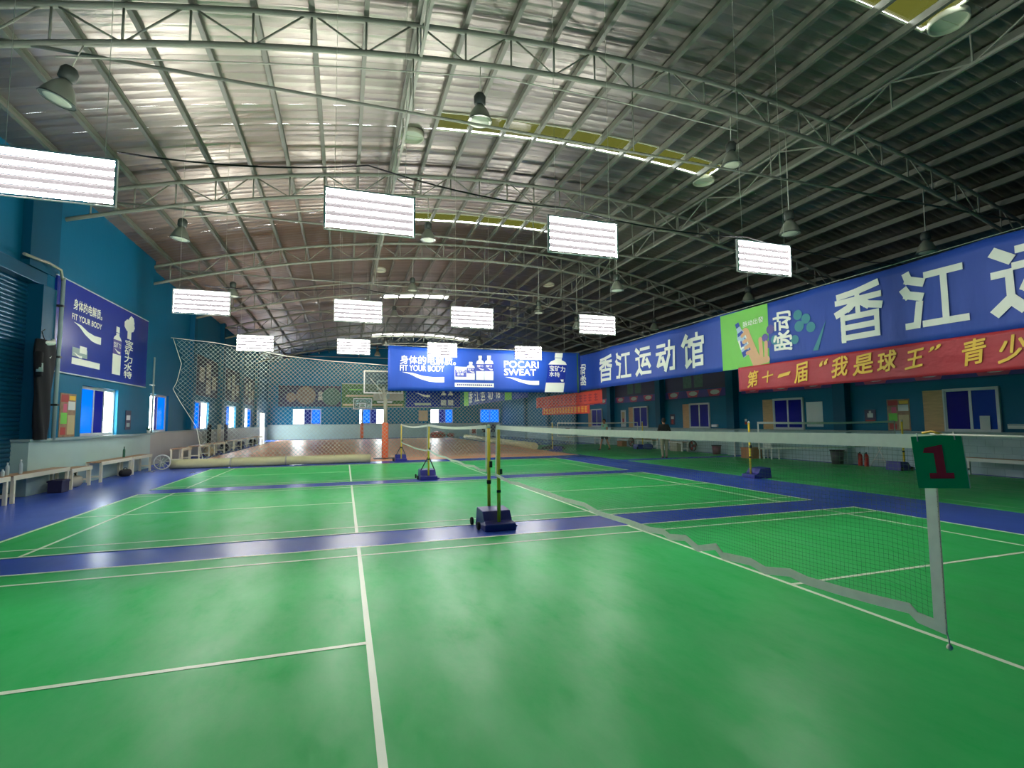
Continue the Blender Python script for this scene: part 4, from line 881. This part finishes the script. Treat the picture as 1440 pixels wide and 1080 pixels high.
# ------------------------------------------------------------------ benches
def bench(loc, rotz, L_, label, hgt=.58, dep=.36, m='cream', group='benches along the walls', low=True):
    t = thing('bench', label, 'bench', loc, rotz, group)
    for k in range(3): MB().box(0, L_, -dep/2+k*dep/3+.006, -dep/2+(k+1)*dep/3-.006, hgt-.03, hgt).build('plank', 'plank', t)
    MB().box(.0, L_, -dep/2-.012, -dep/2+.006, hgt-.10, hgt-.004).build('apron', m, t); MB().box(0, L_, dep/2-.006, dep/2+.012, hgt-.10, hgt-.004).build('apron', m, t)
    for x in (.04, L_-.1):
        for y in (-dep/2+.03, dep/2-.03): MB().box(x, x+.06, y-.03, y+.03, 0, hgt-.03).build('leg', m, t)
        if low: MB().box(x+.01, x+.05, -dep/2+.05, dep/2-.05, .14, .19).build('stretcher', m, t)
    return t
bx0 = XL+.34
bench((bx0, 6.4, 0), LEFT, 2.85, 'cream bench nearest to the left edge in front of the shutter')
bench((bx0, 9.36, 0), LEFT, 2.3, 'cream bench with bottles on it in front of the shutter')
bench((bx0, 11.75, 0), LEFT, 1.1, 'short low cream bench against the pale dado', .52)
bench((bx0, 13.4, 0), LEFT, 2.2, 'cream bench below the left window')
bench((bx0, 15.68, 0), LEFT, 1.7, 'cream bench at the far end of the pale dado')
def water_bottle(loc, m, label, h=.23, cap='white'):
    t = thing('bottle', label, 'bottle', loc)
    MB().lathe([(.03, 0), (.034, .01), (.034, h*.62), (.03, h*.7), (.013, h*.86), (.013, h*.92)], 12).build('bottle_body', m, t)
    MB().lathe([(.016, h*.92), (.016, h), (.001, h)], 10).build('cap', cap, t)
water_bottle((bx0-.02, 9.55, .58), 'glassb', 'clear plastic bottle standing on the second bench', .26)
water_bottle((bx0+.06, 9.85, .58), 'glassb', 'clear bottle right of its twin on the second bench', .3)
water_bottle((bx0+.08, 9.2, .58), 'glassb', 'short clear bottle at the near end of the benches', .15)
water_bottle((bx0, 15.45, .58), 'greenb', 'green flask standing on the bench below the notice', .34, 'dark')
def bag(loc, s, m, label, rz=0):
    t = thing('sports_bag', label, 'bag', loc, rz)
    MB().grid(16, 8, lambda u, v: (s[0]*.5*math.sin(PI*v)**.5*math.cos(2*PI*u)*(1+.06*math.sin(6*PI*u)), s[1]*.5*math.sin(PI*v)**.5*math.sin(2*PI*u), s[2]*.5*(1-math.cos(PI*v)))).build('bag_body', m, t)
    MB().tube([(-s[0]*.2, 0, s[2]*.9), (-s[0]*.1, 0, s[2]*1.2), (s[0]*.1, 0, s[2]*1.2), (s[0]*.2, 0, s[2]*.9)], .012, 5).build('handle', 'black', t)
bag((-8.72, 15.2, 0), (.3, .6, .22), 'black', 'black sports bag on the floor under the bench')
bag((-8.9, 12.4, 0), (.3, .7, .3), 'stand', 'grey slumped bag under the short low bench')
def crate(loc, s, m, label, rz=0, name='crate', cat='box'):
    t = thing(name, label, cat, loc, rz); x, y, z = s
    MB().box(-x/2, x/2, -y/2, y/2, 0, .03).box(-x/2, x/2, -y/2, -y/2+.02, .03, z).box(-x/2, x/2, y/2-.02, y/2, .03, z).box(-x/2, -x/2+.02, -y/2+.02, y/2-.02, .03, z).box(x/2-.02, x/2, -y/2+.02, y/2-.02, .03, z).build('crate_body', m, t, bevel=.006)
    MB().box(-x/2-.015, x/2+.015, -y/2-.015, y/2+.015, z-.05, z-.01).build('crate_rim', m, t)
    return t
crate((-8.74, 11.3, 0), (.28, .36, .30), 'darkposter', 'dark box on the floor beside the pale dado')
# far left benches and clutter
for y, L_, lb in ((20.6, 1.3, 'dark topped white table by the grey dado left of the net edge'), (23.2, 2.0, 'pale bench behind the safety net, nearest one'), (26.2, 2.4, 'pale bench behind the safety net, second one'), (31.0, 2.6, 'pale bench behind the safety net, third one'), (35.5, 2.6, 'pale bench behind the safety net, fourth one'), (40.0, 2.6, 'pale bench behind the safety net, farthest one')):
    bench((XLF+.75, y, 0), LEFT, L_, lb, .62, .45)
for y, m, lb in ((25.68, 'tan', 'tan bag on the floor between far left benches'), (29.2, 'black', 'black bag under the far left wall'), (29.9, 'stand', 'grey bag beside the black one at far left'), (34.2, 'darkposter', 'dark bag between the far left benches'), (38.7, 'black', 'small black bag near the bright doorway')):
    bag((XLF+.8, y, 0), (.45, .7, .5), m, lb)
for y, m, lb in ((28.0, 'black', 'black coat hanging on the left wall behind the net'), (30.4, 'stand', 'grey coat hanging on the left wall behind the net'), (32.2, 'darkposter', 'dark coat hanging on the left wall behind the net')):
    t = thing('hanging_coat', lb, 'clothing', (XLF+.28, y, 0), LEFT)
    MB().grid(18, 10, lambda u, v: ((.14+.16*math.sin(v*PI*.62))*math.cos(2*PI*u)*(1+.08*math.sin(10*PI*u)), .09*math.sin(2*PI*u), .45+1.15*v)).build('coat_cloth', m, t)
    MB().tube([(0, 0, 1.55), (0, .1, 1.72)], .01, 5).build('hook', 'dark', t)

# ------------------------------------------------------------------ right wall furniture
bench((XR-.58, 5.9, 0), RIGHT, 3.2, 'white bench at the right edge behind the green sign', .5, .36, 'white')
def table(loc, rz, L_, d, hgt, label, top='white'):
    t = thing('table', label, 'table', loc, rz)
    MB().box(-L_/2, L_/2, -d/2, d/2, hgt-.03, hgt).build('tabletop', top, t, bevel=.005)
    for sx in (-1, 1):
        for sy in (-1, 1): MB().box(sx*(L_/2-.05)-.02, sx*(L_/2-.05)+.02, sy*(d/2-.04)-.02, sy*(d/2-.04)+.02, 0, hgt-.03).build('leg', 'white', t)
    MB().box(-L_/2+.05, L_/2-.05, d/2-.05, d/2-.03, hgt-.1, hgt-.03).build('apron', 'white', t)
table((14.25, 13.55, 0), RIGHT, 1.5, .5, .72, 'white table by the right wall over a cardboard box')
crate((14.05, 13.3, 0), (.55, .6, .45), 'card', 'brown cardboard box under the white table', 0, 'cardboard_box'); 
t = thing('white_chair', 'white plastic chair beside the table on the right', 'chair', (14.35, 12.55, 0), LEFT)
MB().box(-.22, .22, -.22, .22, .42, .45).build('seat', 'white', t, bevel=.01); MB().box(-.21, .21, .19, .22, .47, .85).build('backrest', 'white', t, bevel=.01)
for sx in (-.19, .19):
    for sy in (-.19, .19): MB().box(sx-.02, sx+.02, sy-.02, sy+.02, 0, .42).build('leg', 'white', t)
def bin_(loc, r, hgt, m, label, lid=True):
    t = thing('rubbish_bin', label, 'bin', loc)
    MB().lathe([(r*.8, 0), (r, hgt), (r*.93, hgt), (r*.75, .03), (.001, .03)], 16).build('bin_body', m, t)
    MB().lathe([(r, hgt-.03), (r*1.07, hgt-.015), (r*1.07, hgt+.01), (r*.95, hgt+.01)], 16).build('bin_rim', 'dark', t)
bin_((14.45, 15.9, 0), .21, .42, 'binred', 'dusky pink rubbish bin beside the pilaster on the right')
bin_((14.5, 9.75, 0), .22, .50, 'bindark', 'dark grey rubbish bin at the foot of the right wall')
for dy, lb in ((8.98, 'red fire extinguisher right of the dark bin, left one of two'), (8.76, 'red fire extinguisher right of the dark bin, right one of two')):
    t = thing('fire_extinguisher', lb, 'fire extinguisher', (14.6, dy, 0), 0, 'fire extinguishers'); t.scale = (.85,)*3
    MB().lathe([(.075, 0), (.08, .02), (.08, .40), (.06, .47), (.025, .50)], 14).build('cylinder', 'extred', t); MB().lathe([(.025, .5), (.03, .55), (.001, .56)], 10).build('valve', 'dark', t)
    MB().tube([(0, 0, .54), (-.1, 0, .5), (-.11, 0, .25)], .012, 6).build('hose', 'rubber', t)
def fan(loc, rz, label):
    t = thing('floor_fan', label, 'fan', loc, rz)
    gr_ = MB().lathe([(.25, -.06), (.27, 0), (.25, .06), (.24, 0), (.25, -.06)], 24, (0, 0, .33), 'y').build('guard_ring', 'fanface', t)
    for k in range(12):
        a = k*PI/6; MB().tube([(0, -.06, .33), (.25*math.cos(a), -.05, .33+.25*math.sin(a))], .006, 4).build('guard_wire', 'fanface', gr_)
    for k in range(3):
        a = k*2*PI/3; MB().grid(2, 2, lambda u, v, a=a: ((.04+.18*u)*math.cos(a+(v-.5)*.9), .02*(v-.5), .33+(.04+.18*u)*math.sin(a+(v-.5)*.9))).build('fan_blade', 'redbag', t)
    MB().lathe([(.07, .0), (.07, .14), (.04, .17)], 12, (0, 0, .33), 'y').build('motor', 'fanface', t)
    for sx in (-1, 1): MB().tube([(sx*.27, 0, .33), (sx*.26, 0, .02), (sx*.24, -.2, .015), (sx*.24, .2, .015)], .012, 6).build('stand_leg', 'ledge', t)
fan((14.45, 17.6, 0), RIGHT, 'dark round floor fan against the white dado')
for y, lb in ((19.3, 'cream bench with boxes right of the standing person'), (22.0, 'white bench with crates left of the standing person'), (24.3, 'white bench behind the walking person'), (27.5, 'far white bench by the right wall')):
    bench((14.6, y+.7, 0), RIGHT, 1.6, lb, .5, .4, 'white')
crate((14.5, 19.0, 0), (.4, .6, .44), 'stand', 'grey box under the bench right of the standing person'); crate((14.55, 21.95, .5), (.34, .5, .3), 'stand', 'grey crate on the white bench, left one'); crate((14.55, 22.5, .5), (.34, .5, .3), 'stand', 'grey crate on the white bench, right one')
crate((14.5, 24.6, 0), (.34, .6, .34), 'card', 'brown box under the bench behind the walking person')
bag((14.0, 20.9, 0), (.4, .8, .32), 'bluebag', 'blue sports bag on the floor left of the standing person')
fan((14.4, 23.3, 0), RIGHT, 'dark floor fan between the far benches on the right')
t = thing('drying_rack', 'white folding frame leaning by the dado near the ochre post', 'rack', (14.6, 8.35, 0), RIGHT)
for a, b_ in (((-.3, 0, 0), (.1, .1, .75)), ((.3, 0, 0), (-.1, .1, .75)), ((-.1, .1, .75), (.1, .1, .75)), ((-.2, .03, .25), (.2, .03, .25))): MB().tube([a, b_], .012, 6).build('rack_tube', 'white', t)
t = thing('folding_chair', 'dark folding chair far right beyond the red banners', 'chair', (13.6, 30.5, 0), .4)
MB().box(-.22, .22, -.2, .2, .44, .48).build('seat', 'brown', t); MB().box(-.22, .22, .18, .22, .7, 1.1).build('backrest', 'maroon', t)
for sx in (-.2, .2): MB().tube([(sx, -.2, 0), (sx, .2, 1.1)], .015, 6).build('leg', 'stand', t); MB().tube([(sx, .25, 0), (sx, -.15, .46)], .015, 6).build('leg', 'stand', t)
t = thing('black_cover', 'black crumpled cover on the floor at the end of the pale roll', 'cover', (9.35, 23.6, 0)); MB().grid(16, 6, lambda u, v: (.75*math.sin(PI*v/2+.02)*math.cos(2*PI*u)*(1+.1*math.sin(9*u)), .45*math.sin(PI*v/2+.02)*math.sin(2*PI*u), .22*math.cos(PI*v/2)+.01)).build('cover_cloth', 'black', t)
# end of the hall on the right
t = thing('red_cushion', 'big red round cushion before the end wall', 'cushion', (7.2, 49.6, 0)); MB().lathe([(.5, 0), (.8, .12), (.86, .32), (.7, .55), (.35, .68), (.001, .7)], 20).build('cushion_body', 'redbag', t); MB().lathe([(.865, .28), (.885, .32), (.865, .36)], 20).build('piping', 'maroon', t)
bag((8.7, 50.3, 0), (.8, .5, .45), 'redbag', 'dark red bag right of the round cushion')
t = thing('drink_cooler', 'white standing cooler box beyond the pale roll', 'cooler', (11.0, 49.6, 0)); MB().box(-.35, .35, -.3, .3, 0, 1.15).build('cooler_body', 'white', t, bevel=.04); MB().box(-.2, .2, -.31, -.3, .4, .9).build('cooler_label', 'redbag', t)
for x, m, lb in ((12.2, 'maroon', 'maroon jacket on a stand near the far right corner'), (13.2, 'darkposter', 'dark jacket on a stand near the far right corner')):
    t = thing('coat_stand', lb, 'coat stand', (x, 49.6, 0)); MB().tube([(0, 0, 0), (0, 0, 1.5)], .03, 8).build('pole', 'dark', t); MB().lathe([(.25, 0), (.25, .03), (.03, .05)], 12).build('stand_foot', 'dark', t); MB().grid(14, 6, lambda u, v: ((.2+.15*v)*math.cos(2*PI*u), .15*math.sin(2*PI*u), .5+.85*v)).build('coat_cloth', m, t)

# ------------------------------------------------------------------ people
def skin_mesh(name, nodes, edges, m, parent, sub=2):
    me = bpy.data.meshes.new('tmp'); me.from_pydata([n[:3] for n in nodes], edges, []); o = bpy.data.objects.new('tmp', me); COL.objects.link(o)
    o.modifiers.new('skin', 'SKIN').use_smooth_shade = True
    for i, n in enumerate(nodes):
        sv = me.skin_vertices[0].data[i]; r_ = n[3] if isinstance(n[3], tuple) else (n[3], n[3]); sv.radius = r_; sv.use_root = (i == 0)
    md = o.modifiers.new('sub', 'SUBSURF'); md.levels = md.render_levels = sub
    dg = bpy.context.evaluated_depsgraph_get(); dg.update()
    nm = bpy.data.meshes.new_from_object(o.evaluated_get(dg)); bpy.data.objects.remove(o)
    nm.materials.clear(); nm.materials.append(M[m]); nm.name = name
    for p in nm.polygons: p.use_smooth = True
    return link(name, nm, parent)
def person(loc, rotz, label, stride, armswing, top_m, bottom_m, long_leg, sleeve_long):
    """faces local +y; 1.70 m tall"""
    t = thing('person', label, 'person', loc, rotz)
    N = []; E_ = []
    def add(x, y, z, r, par=None):
        N.append((x, y, z, r)); i = len(N)-1
        if par is not None: E_.append((par, i))
        return i
    pel = add(0, 0, .92, (.135, .10)); wa = add(0, .01, 1.08, (.125, .09), pel); ch = add(0, .01, 1.28, (.155, .105), wa); nb = add(0, 0, 1.43, (.07, .065), ch)
    nk = add(0, .015, 1.48, (.05, .05), nb); hd = add(0, .03, 1.56, (.072, .085), nk); ht = add(0, .015, 1.655, (.07, .088), hd)
    add(0, .125, 1.575, .012, hd); add(.08, .02, 1.58, .014, hd); add(-.08, .02, 1.58, .014, hd)
    legs = {}; arms = {}
    for sx in (-1, 1):
        st_ = stride*sx
        hp = add(sx*.09, 0, .86, .085, pel); kn = add(sx*.10, st_*.5+.02, .48, .055, hp)
        an = add(sx*.10, st_-(.05 if st_ < 0 else 0), .09+(.03 if st_ < 0 else 0), .038, kn); ft = add(sx*.11, st_+.13, .03, .035, an); legs[sx] = (hp, kn, an, ft)
        sh = add(sx*.17, 0, 1.39, .058, ch); el = add(sx*.24, -armswing*sx*.5-.02, 1.13, .042, sh); wr_ = add(sx*.25, -armswing*sx+.08, .90, .028, el); hn = add(sx*.25, -armswing*sx+.11, .84, (.036, .018), wr_); arms[sx] = (sh, el, wr_)
        for q in range(4): f1 = add(sx*.25+(q-1.5)*.004, -armswing*sx+.085+q*.02, .79, .009, hn); add(sx*.25-sx*.012, -armswing*sx+.09+q*.02, .755-.004*abs(q-1.5), .008, f1)
        add(sx*.25-sx*.02, -armswing*sx+.15, .82, .010, hn)
    skin_mesh('body', N, E_, 'skin', t)
    G = lambda ids, k=1.12: [(*N[i][:3], tuple(v*k+.008 for v in (N[i][3] if isinstance(N[i][3], tuple) else (N[i][3],)*2))) for i in ids]
    ids = [wa, pel, ch, nb]; nodes = G(ids); ed = [(0, 1), (0, 2), (2, 3)]
    for sx in (-1, 1):
        n0 = len(nodes); nodes += G(arms[sx][:3 if sleeve_long else 2]); ed += [(2, n0), (n0, n0+1)]+([(n0+1, n0+2)] if sleeve_long else [])
        if not sleeve_long: nodes[n0+1] = (*[(N[arms[sx][0]][k]*.45+N[arms[sx][1]][k]*.55) for k in range(3)], (.062, .062))
    skin_mesh('shirt', nodes, ed, top_m, t)
    nodes = G([pel], 1.12); ed = []
    for sx in (-1, 1):
        n0 = len(nodes); L3 = G(legs[sx][:3], 1.2); 
        if not long_leg: L3 = [L3[0], (*[(N[legs[sx][0]][k]*.25+N[legs[sx][1]][k]*.75) for k in range(3)], (.085, .085))]
        nodes += L3; ed += [(0, n0), (n0, n0+1)]+([(n0+1, n0+2)] if long_leg else [])
    skin_mesh('trousers' if long_leg else 'shorts', nodes, ed, bottom_m, t)
    MB().lathe([(.128, .93), (.14, .96), (.138, 1.0), (.122, 1.02)], 16).build('waistband', 'maroon' if long_leg else bottom_m, t)
    hb = MB(); hq = lambda u: .56-.26*math.sin(2*PI*u)
    hb.grid(20, 8, lambda u, v: (.088*math.sin(PI*hq(u)*v+.01)*math.cos(2*PI*u), .012+.107*math.sin(PI*hq(u)*v+.01)*math.sin(2*PI*u), 1.612+.117*math.cos(PI*hq(u)*v))); hb.build('hair', 'hair', t)
    for sx in (-1, 1):
        a = N[legs[sx][2]]; skin_mesh('shoe', [(a[0], a[1]-.02, a[2]-.05, (.045, .04)), (a[0]+sx*.01, a[1]+.08, a[2]-.052, (.045, .035)), (a[0]+sx*.015, a[1]+.17, a[2]-.056, (.04, .026))], [(0, 1), (1, 2)], 'shoe', t)
        e = MB(); e.lathe([(.001, -.011), (.009, -.006), (.011, 0), (.009, .006), (.001, .011)], 8, (sx*.032, .118, 1.60), 'y'); e.build('eye', 'dark', t)
    return t
person((11.5, 21.3, 0), PI/2+.35, 'person in pale mint shirt and dark shorts walking near the right wall', .26, .16, 'shirt', 'shorts', False, False)
person((10.7, 14.6, 0), -.3, 'person in black top and sand grey trousers standing with back turned', .05, .03, 'top', 'trousers', True, True)
